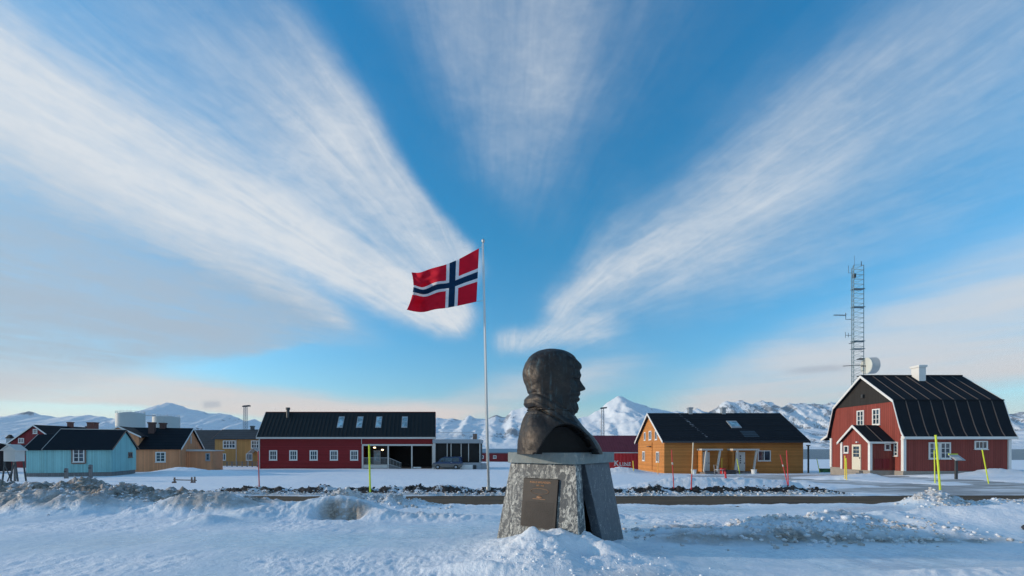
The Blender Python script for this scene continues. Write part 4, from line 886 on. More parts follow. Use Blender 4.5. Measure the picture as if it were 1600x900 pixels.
# ------------------------------------------------------------------ lamp masts and the radio mast
def lattice(mb, x, y, z0, z1, w0, w1, n, r=.03, tri=False):
    legs = [(-.5, -.5), (.5, -.5), (.5, .5), (-.5, .5)] if not tri else [(-.5, -.29), (.5, -.29), (0, .58)]
    P = lambda k, f_: Vector((x + legs[k][0] * (w0 + (w1 - w0) * f_), y + legs[k][1] * (w0 + (w1 - w0) * f_), z0 + (z1 - z0) * f_))
    for k in range(len(legs)): mb.tube([P(k, 0), P(k, 1)], r * 1.5, 5)
    for i in range(n):
        for k in range(len(legs)):
            k2 = (k + 1) % len(legs); mb.bar(P(k, i / n), P(k2, (i + (1 if i % 2 else 0)) / n) if False else P(k2, (i + 1) / n), r); mb.bar(P(k, (i + 1) / n), P(k2, (i + 1) / n), r)
for pxm, ytop, yb, d, lb in ((383.5, 636, 730, 88, 'thin lattice lamp mast rising behind the mustard house'), (941.5, 639, 722, 90, 'thin lattice lamp mast behind the bust, over the maroon roof')):
    x = XW(pxm, d); t = thing('lamp_mast', lb, 'lamp mast', (x, d, ground_z(x, d)), 0, 'lattice lamp masts'); zt = ZW(ytop, d) - t.location.z
    mb = MB(); lattice(mb, 0, 0, 0, zt, .75, .5, 20, .03); mb.build('lattice', M['grey'], t)
    MB().hull([(-.5, -.4, zt), (.9, -.4, zt + .15), (.9, .4, zt + .15), (-.5, .4, zt)], [(-.4, -.3, zt + .3), (.9, -.3, zt + .42), (.9, .3, zt + .42), (-.4, .3, zt + .3)]).build('lamp_head', M['darkmetal'], t)
def make_mast():
    d = 62.0; x = XW(1338, d); g = ground_z(x, d); t = thing('radio_mast', 'tall blue-grey lattice radio mast with aerials and a round dish behind the gambrel house', 'radio mast', (x, d, g))
    zt = ZW(416, d) - g; w = 1.5
    mb = MB(); lattice(mb, 0, 0, -1, zt, w, w, 44, .032, True); mb.build('lattice', M['mastblue'], t)
    H = lambda py: ZW(py, d) - g
    for py in (453, 481, 534, 546): m_ = MB().box(-.85, .85, -.6, .1, H(py) - .04, H(py) + .04); m_.build('platform', M['mastblue'], t)
    k = d / F
    MB().tube([(-.8, 0, H(499)), (-1.6, 0, H(499)), (-1.6, 0, H(489))], .045, 6).build('aerial_arm', M['darkmetal'], t)
    a = MB(); a.tube([(-1.6, 0, H(493)), (-3.4, 0, H(492))], .04, 6)
    for i in range(8): a.tube([(-1.7 - i * .22, -.35, H(492.5)), (-1.7 - i * .22, .35, H(492.5))], .02, 5)
    a.build('yagi_aerial', M['darkmetal'], t)
    a = MB(); a.tube([(-.7, 0, H(524)), (-1.65, 0, H(524)), (-1.65, 0, H(519))], .035, 6); a.tube([(-1.65, 0, H(528)), (-1.65, 0, H(519))], .03, 5); a.tube([(-1.2, 0, H(527)), (-1.2, 0, H(520))], .03, 5); a.build('dipole_aerial', M['darkmetal'], t)
    MB().tube([(-1.1, 0, H(537)), (1.0, 0, H(532))], .05, 6).build('aerial_arm', M['darkmetal'], t)
    MB().tube([(-2.0, 0, H(572)), (1.2, 0, H(570))], .05, 6).build('aerial_arm', M['darkmetal'], t)
    a = MB(); a.tube([(.75, 0, zt), (.75, 0, H(411)), (.75, 0, H(408))], [.05, .05, .03], 6); a.tube([(-.75, 0, zt - 1), (-1.2, 0, zt - 1), (-1.2, 0, zt + .1)], .03, 5); a.tube([(-.3, 0, zt), (-.3, 0, zt + 1.6)], .02, 5); a.tube([(-.3, 0, H(434)), (-.3, 0, H(428))], .22, 8); a.build('top_aerial', M['darkmetal'], t)
    MB().box(.3, 1.5, -.3, .3, H(561) - .08, H(561) + .08).build('bracket', M['darkmetal'], t); MB().box(.3, 1.4, -.3, .3, H(588) - .08, H(588) + .08).build('bracket', M['darkmetal'], t)
    # drum dish: faces left and towards us, deep drum behind
    c = Vector((.95, -.6, H(573))); ax = Vector((-.976, .12, -.03)).normalized()
    dr = MB().tube([c - ax * 1.15, c], [1.2, 1.2], 32, close=False); dr.build('dish_drum', M['offwhite'], t)
    MB().tube([c - ax * .02, c + ax * .05], [1.24, 1.15], 32).build('dish_face', M['dishface'], t)
    MB().tube([c - ax * 1.2, c - ax * 1.1], [.9, 1.2], 32).build('dish_back', M['offwhite'], t)
    MB().tube([c, c + ax * .7], [.08, .05], 8).build('dish_feed', M['darkmetal'], t)
M['mastblue'] = plain('mast_grey', (.13, .20, .23), .5, .2, 2, .3); M['dishface'] = plain('dish_face', (.62, .64, .58), .6, .15, .6)
make_mast()

# ------------------------------------------------------------------ flagpole and flag
fx, fy, fz = foot(763.5, 762)
topx, topz = XW(755, fy), ZW(378, fy)
t = thing('flagpole', 'tall slim white flagpole leaning slightly left, planted in roadside snow', 'flagpole', (fx, fy, fz))
MB().tube([(0, 0, -.3), (0, 0, .02)], [.12, .11], 12).build('socket', M['galv'], t)
MB().tube([(0, 0, 0), ((topx - fx) * .5, 0, (topz - fz) * .5), (topx - fx, 0, topz - fz)], [.058, .045, .028], 12).build('pole', M['white'], t, smooth=True)
MB().tube([(topx - fx, 0, topz - fz - .02), (topx - fx, 0, topz - fz + .07), (topx - fx, 0, topz - fz + .14)], [.06, .075, .02], 10).build('truck_cap', M['galv'], t)
MB().tube([(-.09, -.08, 1.0), (topx - fx - .05, -.03, topz - fz - .1)], .008, 4).build('halyard', M['offwhite'], t)
def cloth(name, col):
    m, q, b = new_mat(name); co = obj_co(q); n = q.noise(co, 2.5, 3, .5); k = q.m('MULTIPLY_ADD', n, .3, .85)
    q.put(b.inputs['Base Color'], q.mix(1.0, (*col, 1), q.comb(k, k, k), 'MULTIPLY')); b.inputs['Roughness'].default_value = .8
    b.inputs['Specular IOR Level'].default_value = .2; tr = q.new('ShaderNodeBsdfTranslucent'); q.put(tr.inputs[0], (*col, 1))
    mx = q.new('ShaderNodeMixShader'); mx.inputs[0].default_value = .35; q.l.new(b.outputs[0], mx.inputs[1]); q.l.new(tr.outputs[0], mx.inputs[2]); q.l.new(mx.outputs[0], q.n['Material Output'].inputs[0]); return m
def make_flag():
    d = fy; N_, Mv = 22 * 4, 16 * 4
    tp = [(0, 750, 387), (.27, 718, 404.5), (.45, 698, 413), (.68, 672, 420), (.86, 655, 426.5), (1, 642, 425.5)]
    bt = [(0, 746, 471), (.27, 715, 478), (.45, 696, 481.5), (.62, 680, 483), (.78, 662, 488), (.90, 647, 487), (1, 634, 483.5)]
    def sm(pts, s): 
        xs = [p[0] for p in pts]; e = .04
        f_ = lambda k, s_: np.interp(s_, xs, [p[k] for p in pts])
        return [sum(f_(k, min(1, max(0, s + o_))) for o_ in (-e, 0, e)) / 3 for k in (1, 2)]
    vs = []; fs = []; mi = []
    for j in range(Mv + 1):
        tt = j / Mv
        for i in range(N_ + 1):
            s = i / N_; a = sm(tp, s); b = sm(bt, s)
            bul = -6 * math.sin(math.pi * tt) * (s - .0) * (1 - .3 * s) * 0.6
            X = a[0] + (b[0] - a[0]) * tt + (6 * math.sin(math.pi * tt) * (1 if s > .9 else s / .9) * (s ** 3)); Yp = a[1] + (b[1] - a[1]) * tt + bul * .4
            ph = s * 9.0 + tt * 1.8; dep = .20 * s ** .7 * math.sin(ph) + .10 * s * math.sin(s * 21 - tt * 3.4) + .05 * s * math.sin(tt * 9 + s * 14)
            dep += .10 * s * s * math.sin(tt * 7 - s * 5); dep += .035 * s * math.sin(34 * s + 16 * tt + 3 * math.sin(5 * tt)) + .03 * s * math.sin(30 * tt - 12 * s)
            Yp += 1.6 * s * math.sin(s * 16 + tt * 4) * math.sin(math.pi * tt)
            dd = d + dep; vs.append((XW(X, dd), dd, ZW(Yp, dd)))
    def band(u, c): return 2 if c + 1 <= u < c + 3 else (1 if c <= u < c + 4 else 0)
    for j in range(Mv):
        for i in range(N_):
            k = j * (N_ + 1) + i; fs.append((k, k + 1, k + N_ + 2, k + N_ + 1)); a = band(i / 4, 6); b = band(j / 4, 6); mi.append(max(a, b))
    me = bpy.data.meshes.new('flag'); me.from_pydata(vs, [], fs)
    for m_ in (cloth('flag_red', (.74, .014, .045)), cloth('flag_white', (.85, .84, .86)), cloth('flag_blue', (.008, .045, .11))): me.materials.append(m_)
    me.polygons.foreach_set('material_index', mi); me.polygons.foreach_set('use_smooth', [True] * len(fs))
    o = bpy.data.objects.new('flag', me); COL.objects.link(o); so = o.modifiers.new('thick', 'SOLIDIFY'); so.thickness = .006
    tag(o, 'red flag with white-edged dark blue cross flying from the pole', 'flag')
    mb = MB()
    for (a, b) in ((750, 387), (746, 471)): mb.tube([(XW(a, d), d, ZW(b, d)), (fx + (topx - fx) * (ZW(b, d) - fz) / (topz - fz) - .06, fy, ZW(b, d) + .03)], .01, 5)
    r = mb.build('clip_line', M['offwhite'], o)
make_flag()

# ------------------------------------------------------------------ marble plinth
def marble(name, scale=1.0, dark=(.13, .15, .165), light=(.60, .60, .57), bias=.5):
    m, q, b = new_mat(name); co = obj_co(q); w = q.noise(co, 3.5 * scale, 4, .6, col=True)
    v = q.v('ADD', q.v('MULTIPLY', co, (1.6, 1.6, .8)), q.v('MULTIPLY', w, (.35, .35, .9)))
    n = q.noise(v, 4.2 * scale, 8, .68, 1.8); n2 = q.noise(v, 17 * scale, 6, .75, .8)
    k = q.m('ADD', q.m('MULTIPLY', n, .60), q.m('MULTIPLY', n2, .40))
    c = q.ramp(k, [(.28, dark), (bias - .05, tuple(a * 1.5 for a in dark)), (bias, tuple((a + b_) / 2.3 for a, b_ in zip(dark, light))), (bias + .045, light), (.85, tuple(min(1, a * 1.1) for a in light))])
    q.put(b.inputs['Base Color'], c); b.inputs['Roughness'].default_value = .55; bumped(q, b, k, .25, .01); return m
M['marble'] = marble('grey_white_marble', 1.0, (.034, .042, .050), (.54, .53, .48), .53); M['marblecap'] = marble('cap_marble', .55, (.13, .155, .155), (.42, .42, .37), .58)
M['marble2'] = marble('streaked_marble', 1.3, (.06, .072, .085), (.30, .31, .32), .57)
PA = R(-38)       # turn of the plinth: front face looks to the left of the camera
t = thing('marble_plinth', 'tapering grey marble plinth of leaning slabs with a bronze plaque, banked in snow', 'plinth', (.875, 5.6, 0), PA)
# local axes: x along the front towards the near corner (x=0), y into depth
Wc = 1.25; zc0, zc1 = 1.272, 1.436
cap = [(-Wc + .06, 0), (0, 0), (0, Wc), (-Wc + .06, Wc), (-Wc, Wc - .06), (-Wc, .10)]
o = MB().hull([(a, b, zc0) for a, b in cap], [(a, b, zc1) for a, b in cap]).build('cap_slab', M['marblecap'], t, bevel=.006)
zb = -.12; th = .15
def slab(top, bot, name='slab', mat='marble'):
    return MB().hull([(a, b, zb) for a, b in bot], [(a, b, zc0 - .004) for a, b in top]).build(name, M[mat], t, bevel=.005)
# front slab, right slab, back and left slabs
slab([(-Wc + .07, .05), (-.03, .05), (-.03, .05 + th), (-Wc + .07, .05 + th)], [(-Wc - .11, -.13), (.13, -.13), (.13, .02 + th - .06), (-Wc - .11, .02 + th - .06)])
slab([(-.05 - th, .05 + th + .15), (-.05, .05 + th + .15), (-.05, Wc - .09), (-.05 - th, Wc - .09)], [(.13 - th, .68), (.13, .68), (.13, Wc + .14), (.13 - th, Wc + .14)], mat='marble2')
slab([(-Wc + .06, .05 + th + .03), (-Wc + .06 + th, .05 + th + .03), (-Wc + .06 + th, Wc - .24), (-Wc + .06, Wc - .24)], [(-Wc - .11, .22), (-Wc - .11 + th, .22), (-Wc - .11 + th, Wc - .1), (-Wc - .11, Wc - .1)], mat='marble2')
slab([(-Wc + .07, Wc - .07 - th), (-.05 - th - .03, Wc - .07 - th), (-.05 - th - .03, Wc - .07), (-Wc + .07, Wc - .07)], [(-Wc - .1, Wc - .03), (-.05, Wc - .03), (-.05, Wc + .12), (-Wc - .1, Wc + .12)])
MB().box(-Wc + .3, -.30, .26, Wc - .3, -.1, zc0 - .01).build('core', M['dark'], t)
# plaque on the leaning front face
def face_pt(u, z, out): # front plane through top y=.05@zc0 and bottom y=-.13@zb
    f_ = (zc0 - z) / (zc0 - zb); return (u, .05 - .18 * f_ - out, z)
m, q_, b_ = new_mat('bronze_plaque'); co_ = obj_co(q_); n_ = q_.noise(co_, 9, 6, .7)
q_.put(b_.inputs['Base Color'], q_.ramp(n_, [(.3, (.009, .007, .007)), (.7, (.026, .019, .018))])); b_.inputs['Metallic'].default_value = .1; b_.inputs['Roughness'].default_value = .55; bumped(q_, b_, n_, .3, .004); M['plaque'] = m
M['plaquehi'] = plain('worn_bronze', (.30, .17, .10), .45, .3, 10, .5)
u0, u1, z0, z1 = -.885, -.275, .35, 1.055
pq = MB().hull([face_pt(u0, z0, .001), face_pt(u1, z0, .001), face_pt(u1, z1, .001), face_pt(u0, z1, .001)], [face_pt(u0 + .006, z0 + .006, .028), face_pt(u1 - .006, z0 + .006, .028), face_pt(u1 - .006, z1 - .006, .028), face_pt(u0 + .006, z1 - .006, .028)]).build('plaque', M['plaque'], t)
tilt = math.atan2(.18, zc0 - zb)
def ptext(s, u, z, size, mat, ext=.002):
    c = bpy.data.curves.new('lettering', 'FONT'); c.body = s; c.size = size; c.extrude = ext; c.align_x = 'CENTER'; c.materials.append(mat)
    o = to_mesh(c); link(o, pq); o.location = face_pt(u, z, .030); o.rotation_euler = (R(90) - tilt, 0, 0); return o
uc = (u0 + u1) / 2
ptext('ROALD AMUNDSEN', uc, .988, .040, M['plaquehi']); ptext('1872 - 1928', uc, .945, .028, M['plaquehi'])
mb = MB(); pr_ = [face_pt(uc + .155 * math.cos(a), .873 + .040 * math.sin(a), .031) for a in [2 * math.pi * k / 40 for k in range(41)]]; mb.tube(pr_, .003, 5, close=False); mb.build('oval_ornament', M['plaquehi'], pq)
mb = MB()
for k in range(9):
    a = R(10 + 160 * k / 8); mb.bar(face_pt(uc, .775, .031), face_pt(uc + .05 * math.cos(a), .775 + .035 * math.sin(a), .031), .006)
mb.bar(face_pt(uc - .11, .762, .031), face_pt(uc + .11, .762, .031), .006); mb.build('emblem', M['plaquehi'], pq)
mb = MB(); rnd = random.Random(3)
for k in range(15):
    z = .715 - k * .024; u = u0 + .05
    while u < u1 - .06:
        w = rnd.uniform(.02, .06); mb.bar(face_pt(u, z, .0295), face_pt(min(u + w, u1 - .05), z, .0295), .007, .003, up=(0, 1, 0)); u += w + .014
o = mb.build('text_relief', M['plaque'], pq); o['kind'] = 'stuff'

# ------------------------------------------------------------------ bronze bust
def make_bust():
    d = 6.02; cxw = XW(868, d); zb_ = zc1
    t_loc = (cxw, d, zb_)
    k = d / F
    back = [(546.0, 858), (547.5, 846), (551, 836), (557, 827.4), (570, 820), (580.6, 817), (593, 818), (606, 822), (613, 824.6), (618, 825.5), (622, 822), (627, 819.4), (633, 820), (638, 822.6), (643, 823.2), (650, 820), (661, 815.8), (672, 812.6), (684, 810.2), (697, 809), (709.5, 808.5)]
    hood = [(546.0, 862), (547, 874), (550, 886), (555, 896), (561.6, 901), (570, 903), (580, 901), (591, 898), (607, 895), (620, 893), (632, 893), (640, 894), (647, 896), (655, 901), (667, 909.7), (676, 918), (684, 926.6), (694, 933.5), (703, 938.5), (709.5, 939.5)]
    face = [(560, 898), (564, 906), (570, 909.2), (574, 909.8), (578.5, 906.5), (582, 907.5), (588, 908.3), (591, 907.2), (594, 907.3), (600, 911.0), (605, 915.0), (608, 915.8), (610, 912), (611.5, 905.8), (614, 906.3), (616.5, 907.2), (619.7, 904.4), (622, 905.8), (625, 905.4), (629, 901.6), (633, 903.2), (638, 904.4), (644, 903.2), (648, 899), (651, 895)]
    hw = [(546, .02), (547.5, .13), (551, .20), (557, .26), (566, .305), (580, .335), (596, .34), (608, .33), (618, .325), (626, .345), (634, .355), (642, .355), (650, .365), (658, .40), (668, .475), (680, .53), (694, .56), (709.5, .57)]
    ip0 = lambda T, y: float(np.interp(y, [p[0] for p in T], [p[1] for p in T]))
    def ip(T, y):
        e = 2.6 if T is not face else .5
        if y < 553 and T is not face: e = max(0, (y - 546) * .35)
        return sum(w_ * ip0(T, y + k_ * e) for k_, w_ in ((-1.6, .12), (-.8, .23), (0, .30), (.8, .23), (1.6, .12)))
    ys = np.concatenate([[546.0, 546.15, 546.5, 547, 547.8], np.linspace(549, 709.5, 210)]); NA = 200
    vs = []; pts = []
    cut = []
    for y in ys:
        a0 = (ip(back, y) - 868) * k; a1 = (ip(hood, y) - 868) * k; w = ip(hw, y)
        z = ZW(y, d) - zb_; c = a0 + (a1 - a0) * .48
        af = (ip(face, y) - 868) * k if 560 <= y <= 651 else None
        for i in range(NA):
            ph = 2 * math.pi * i / NA; cs, sn = math.cos(ph), math.sin(ph); e = 2.0 if y < 650 else 2.35
            rr_ = (abs(cs) ** e + abs(sn) ** e) ** (-1 / e)
            a = c + (a1 - c if cs > 0 else c - a0) * cs * rr_; b = w * sn * rr_
            phd = abs((math.degrees(ph) + 180) % 360 - 180)
            if af is not None:
                # opening of the hood: cheeks set back, brow, nose, lips and beard pushed out to the profile
                fade = min(1, max(0, (y - 560) / 8)) * min(1, max(0, (652 - y) / 8))
                inn = 1 - min(1, max(0, (phd - 42) / 6)); inn = inn * inn * (3 - 2 * inn)
                fw_ = .150 if y < 640 else .12
                q1 = min(1, abs(b) / (fw_ * 1.35)); surf = af - .16 * q1 ** 2.2
                narrow = math.exp(-(b / .036) ** 2); 
                if 592 < y < 612: surf = (900.5 - 868) * k - .12 * q1 ** 2 + (af - (900.5 - 868) * k) * math.exp(-(b / (.026 + .022 * max(0, (y - 594) / 14))) ** 2)
                eye = math.exp(-((abs(b) - .075) / .035) ** 2 - ((y - 592.5) / 4.2) ** 2); surf -= .030 * eye
                eyeball = math.exp(-((abs(b) - .075) / .020) ** 2 - ((y - 592.8) / 1.8) ** 2); surf += .018 * eyeball
                surf += .016 * math.exp(-((abs(b) - .08) / .05) ** 2 - ((y - 586) / 2.2) ** 2) + .018 * math.exp(-((abs(b) - .10) / .04) ** 2 - ((y - 604) / 6) ** 2)
                surf += .010 * math.exp(-((y - 613.5) / 2.2) ** 2) * math.exp(-(b / .09) ** 2)
                bb = max(-fw_ * 1.25, min(fw_ * 1.25, b * .56))
                a = a * (1 - inn * fade) + surf * inn * fade; b = b * (1 - inn * fade) + bb * inn * fade
                rim = math.exp(-((phd - 53) / 5) ** 2) * fade; a += (.060 + .030 * mnoise.noise(Vector((z * 24, ph * 9, 1)))) * rim; b *= 1 + (.09 + .05 * mnoise.noise(Vector((z * 18, ph * 7, 4)))) * rim
                if y > 622: a += .014 * mnoise.noise(Vector((a * 30, b * 30, z * 22))) * inn   # beard
            # folds of the hood and cloak
            P = Vector((a, b, z)); n1 = mnoise.noise(Vector((a * 2.2, b * 2.2, z * 2.2))); fo = 0
            hoodm = 1 - min(1, max(0, (y - 640) / 14)); out = Vector((cs, sn, 0))
            if phd > 46:
                fo += .016 * n1
                pxp = 868 + a / k; dg = y - .58 * max(0, pxp - 832)
                fo += hoodm * .006 * math.sin(a * 27 - z * 5 + n1 * 3.5) * min(1, max(0, (y - 575) / 45))
                G_ = lambda c_, s_: math.exp(-((dg - c_) / s_) ** 2)
                fo += .004 * G_(612, 3.0) - .009 * G_(616.5, 2.0) + .008 * G_(622, 4.4) - .006 * G_(628.5, 1.6) + .014 * G_(633, 4.2) - .030 * G_(639.5, 1.5)
                bk_ = max(0, -cs) ** .5
                fo += (1 - hoodm) * .014 * math.sin(ph * 9 + z * 7 + n1 * 2.5) * max(0, (709 - y) / 50)
                fo += bk_ * (.012 * math.exp(-((y - 628) / 5.5) ** 2) - .012 * math.exp(-((y - 617.5) / 2.6) ** 2) - .014 * math.exp(-((y - 643) / 1.8) ** 2))
                fo += .005 * mnoise.noise(P * 18) + .008 * mnoise.noise(P * 7)
            P = P + out * fo
            # arched cut where the arm ends, both sides
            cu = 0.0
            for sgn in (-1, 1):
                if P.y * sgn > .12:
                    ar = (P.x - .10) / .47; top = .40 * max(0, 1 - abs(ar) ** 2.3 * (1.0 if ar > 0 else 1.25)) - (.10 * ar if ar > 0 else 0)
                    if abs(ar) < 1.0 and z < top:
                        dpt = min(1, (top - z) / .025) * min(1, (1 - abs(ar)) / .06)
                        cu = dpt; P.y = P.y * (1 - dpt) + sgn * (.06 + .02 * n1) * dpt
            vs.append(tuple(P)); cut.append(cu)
    nr = len(ys); fs = []
    for r_ in range(nr - 1):
        for i in range(NA): fs.append((r_ * NA + i, (r_ + 1) * NA + i, (r_ + 1) * NA + (i + 1) % NA, r_ * NA + (i + 1) % NA))
    fs.append(tuple(range(NA))); fs.append(tuple((nr - 1) * NA + i for i in range(NA))[::-1])
    m, q, b = new_mat('patinated_bronze'); co = obj_co(q); x, y_, z_ = q.sep(co)
    st2 = q.noise(q.v('MULTIPLY', co, (11, 11, .9)), 1.5, 5, .65); n = q.noise(co, 3.5, 6, .65); f = q.noise(co, 28, 5, .7)
    c = q.ramp(n, [(.3, (.013, .011, .010)), (.55, (.036, .027, .022)), (.75, (.085, .062, .047))])
    top = q.ss(z_, .25, .75)
    c = q.mix(q.m('MULTIPLY', q.m('MULTIPLY', q.ss(st2, .50, .70), top), .75), c, (.075, .115, .125, 1))
    c = q.mix(q.m('MULTIPLY', q.ss(f, .58, .72), .4), c, (.16, .13, .10, 1))
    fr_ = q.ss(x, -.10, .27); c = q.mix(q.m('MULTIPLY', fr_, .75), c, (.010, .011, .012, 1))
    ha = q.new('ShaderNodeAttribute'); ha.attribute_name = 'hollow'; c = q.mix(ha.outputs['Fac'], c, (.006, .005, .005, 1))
    q.put(b.inputs['Base Color'], c); b.inputs['Metallic'].default_value = .35; q.put(b.inputs['Roughness'], q.m('MULTIPLY_ADD', f, .3, .33))
    bumped(q, b, q.m('ADD', f, q.m('MULTIPLY', n, 1.5)), .45, .012)
    me = bpy.data.meshes.new('bronze_bust'); me.from_pydata(vs, [], fs); me.materials.append(m)
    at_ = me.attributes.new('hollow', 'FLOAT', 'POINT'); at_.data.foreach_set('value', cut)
    bm = bmesh.new(); bm.from_mesh(me); bmesh.ops.recalc_face_normals(bm, faces=bm.faces); bm.to_mesh(me); bm.free()
    me.polygons.foreach_set('use_smooth', [len(p.vertices) == 4 for p in me.polygons])
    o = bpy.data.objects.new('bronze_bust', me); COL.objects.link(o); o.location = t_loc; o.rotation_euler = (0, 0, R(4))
    tag(o, 'dark bronze bust of a hooded bearded man in profile on the marble plinth', 'bust')
    cord = [(c_[0], c_[1], c_[2]) for c_ in [vs[int(np.argmin(abs(ys - (642.5 + 1.5 * math.cos(2 * math.pi * i / NA))))) * NA + i] for i in range(0, NA, 2)]]
    cc_ = []
    for i, p in enumerate(cord):
        ph = 2 * math.pi * (2 * i) / NA; 
        if abs((math.degrees(ph) + 180) % 360 - 180) > 30: cc_.append((p[0] + .006 * math.cos(ph), p[1] + .006 * math.sin(ph), p[2]))
    MB().tube(cc_, .011, 6).build('neck_cord', m, o, smooth=True)
make_bust()

# ------------------------------------------------------------------ snow stakes
def stake(b, tp, r, mats, label, group='snow stakes beside the road and yards', band=None, d=None):
    if d is None: x, y, z = foot(*b)
    else: x, y = XW(b[0], d), d; z = ground_z(x, y)
    X2, Z2 = XW(tp[0], y), ZW(tp[1], y); t = thing('snow_stake', label, 'snow stake', (x, y, z), 0, group)
    V = Vector((X2 - x, random.uniform(-.05, .05), Z2 - z)); n = len(mats)
    for i, m_ in enumerate(mats):
        a, c = V * (i / n), V * ((i + 1) / n)
        if i == 0: a = V * -.06
        MB().tube([a, c], [r, r * .95], 8).build('rod', M[m_], t)
    if band: MB().tube([V * .62, V * .68], [r * 1.5, r * 1.5], 8).build('reflector', M[band], t)
    MB().tube([V * .995, V * 1.004], [r * 1.25, r], 8).build('tip', M[mats[-1]], t)
stake((405, 760), (403, 705), .024, ['stakered'], 'red snow stake before the left end of the long red building')
stake((578.5, 777), (577, 695), .028, ['stakelime'], 'lime snow stake in the dirty snow pile left of the flagpole', d=11.9)
stake((1053, 764), (1050, 703), .022, ['stakered'], 'red snow stake before the left corner of the orange house', band='offwhite')
stake((1080, 766), (1082.5, 692), .028, ['stakered', 'cream', 'cream'], 'tall cream snow stake with a red foot before the orange house')
stake((1097, 740), (1094.5, 719), .04, ['stakelime'], 'short lime snow stake leaning at the first canopied door')
stake((1128, 740), (1128, 716), .042, ['stakeyellow'], 'short thick yellow stake between the two canopied doors')
stake((1156, 741), (1151, 717), .04, ['stakelime'], 'short lime snow stake leaning at the second canopied door')
stake((1134, 747), (1133, 737), .05, ['stakered'], 'stubby red stake in the yard before the orange house')
stake((1232, 759), (1228, 704), .022, ['stakered'], 'upright red snow stake of the crossed pair right of the orange house window')
stake((1231, 758), (1219.5, 711), .020, ['stakered'], 'slanting red snow stake of the crossed pair, leaning left', band='offwhite')
stake((1310, 737), (1311, 712), .055, ['stakeyellow'], 'yellow stake at the porch corner of the gambrel house')
stake((1320.3, 750), (1320.3, 712), .035, ['stakeyellow'], 'yellow stake before the porch, left one of two side by side')
stake((1323, 750), (1322.5, 716), .035, ['stakeyellow', 'stakelime'], 'yellow and lime stake before the porch, right one of two side by side')
stake((1281, 739), (1276, 717), .035, ['stakelime'], 'thin lime stake in the gap between orange and gambrel houses')
stake((1470, 777), (1463, 680), .025, ['stakelime', 'stakelime'], 'tallest lime yellow stake, standing in a snow pile before the gambrel house', d=11.7)
stake((1461, 751), (1460, 704), .028, ['stakelime'], 'thin lime stake just left of the tallest one', d=25)
stake((1545, 749), (1535, 703), .030, ['stakelime'], 'leaning lime stake below the far right window', d=25)
stake((990, 735), (989, 720), .05, ['stakeyellow'], 'short yellow stake beside the red freight container')
stake((1028, 741), (1028, 720), .04, ['stakeorange'], 'short orange stake before the orange gable')
x, y, z = foot(1263, 739); t = thing('dark_post', 'tall dark post right of the orange house', 'post', (x, y, z))
MB().tube([(0, 0, -.2), (0, 0, ZW(697, y) - z)], .09, 8).build('pole', M['darkmetal'], t); MB().box(-.14, .14, -.14, .14, ZW(697, y) - z, ZW(697, y) - z + .12).build('cap', M['darkmetal'], t)
for px0, py0, pyt, lb in ((103.5, 747, 732, 'short grey fence post left of the cabin window'), (141.5, 750, 726.5, 'taller grey fence post right of the cabin window')):
    y = 34.5; x = XW(px0, y); z = ground_z(x, y); h_ = ZW(pyt, y) - z; t = thing('fence_post', lb, 'fence post', (x, y, z), R(8), 'grey posts before the turquoise cabin')
    MB().hull([(-.10, -.10, -.3), (.10, -.10, -.3), (.10, .10, -.3), (-.10, .10, -.3)], [(-.09, -.09, h_), (.09, -.09, h_ - .05), (.09, .09, h_), (-.09, .09, h_ + .04)]).build('post', M['greywood'], t)
    MB().box(-.095, .095, -.115, -.102, h_ - .3, h_ - .2).build('bracket', M['darkmetal'], t)

# information board, cart, yard clutter
x, y, z = foot(1494, 749); t = thing('sign_stand', 'small tilted information board on a black post before the gambrel house', 'sign', (x, y, z)); k = y / F; hb = ZW(717, y) - z
MB().box(-.07, .07, -.05, .05, -.2, hb).build('post', M['darkmetal'], t)
w = 7.5 * k; MB().hull([(-w, -.28, hb - .12), (w, -.28, hb - .12), (w, .22, hb + .26), (-w, .22, hb + .26)], [(-w, -.30, hb - .08), (w, -.30, hb - .08), (w, .20, hb + .30), (-w, .20, hb + .30)]).build('board', M['grey'], t)
MB().hull([(-w * .9, -.29, hb - .072), (w * .35, -.29, hb - .072), (w * .35, -.02, hb + .135), (-w * .9, -.02, hb + .135)], [(-w * .9, -.30, hb - .06), (w * .35, -.30, hb - .06), (w * .35, -.03, hb + .147), (-w * .9, -.03, hb + .147)]).build('panel', M['offwhite'], t)
MB().box(-w * .85, w, .19, .26, hb + .27, hb + .36).build('top_strip', M['stakelime'], t)
d = 27.5; x = XW(271, d); x2 = XW(307, d); z = ground_z((x + x2) / 2, d); t = thing('low_trestle', 'low rusty trestle half buried in the snow before the ochre house', 'trestle', (x, d, z)); Lw = x2 - x
mb = MB(); mb.bar((0, 0, .22), (Lw, 0, .18), .06); mb.build('rail', M['brownwood'], t)
for xx, hh_ in ((.12, .38), (Lw * .82, .40), (Lw * .95, .42)):
    m_ = MB(); m_.bar((xx, -.05, -.1), (xx, -.05, hh_), .07); m_.build('leg', M['brownwood'], t)
for xx in (.05, Lw * .84): m_ = MB(); m_.tube([(xx, -.12, .05), (xx, .12, .05)], .07, 10); m_.build('roller', M['brownwood'], t)
def bucket(px0, py0, lb, d=None):
    x, y, z = foot(px0, py0); t = thing('white_bucket', lb, 'bucket', (x, y, z), 0, 'white buckets along the orange wall')
    MB().tube([(0, 0, -.02), (0, 0, .48)], [.22, .27], 14).build('body', M['white'], t); MB().tube([(0, 0, .44), (0, 0, .49)], [.29, .29], 14).build('rim', M['white'], t)
bucket(1084, 741, 'white bucket at the orange wall left of the first door'); bucket(1178, 741, 'white bucket right of the second door steps')
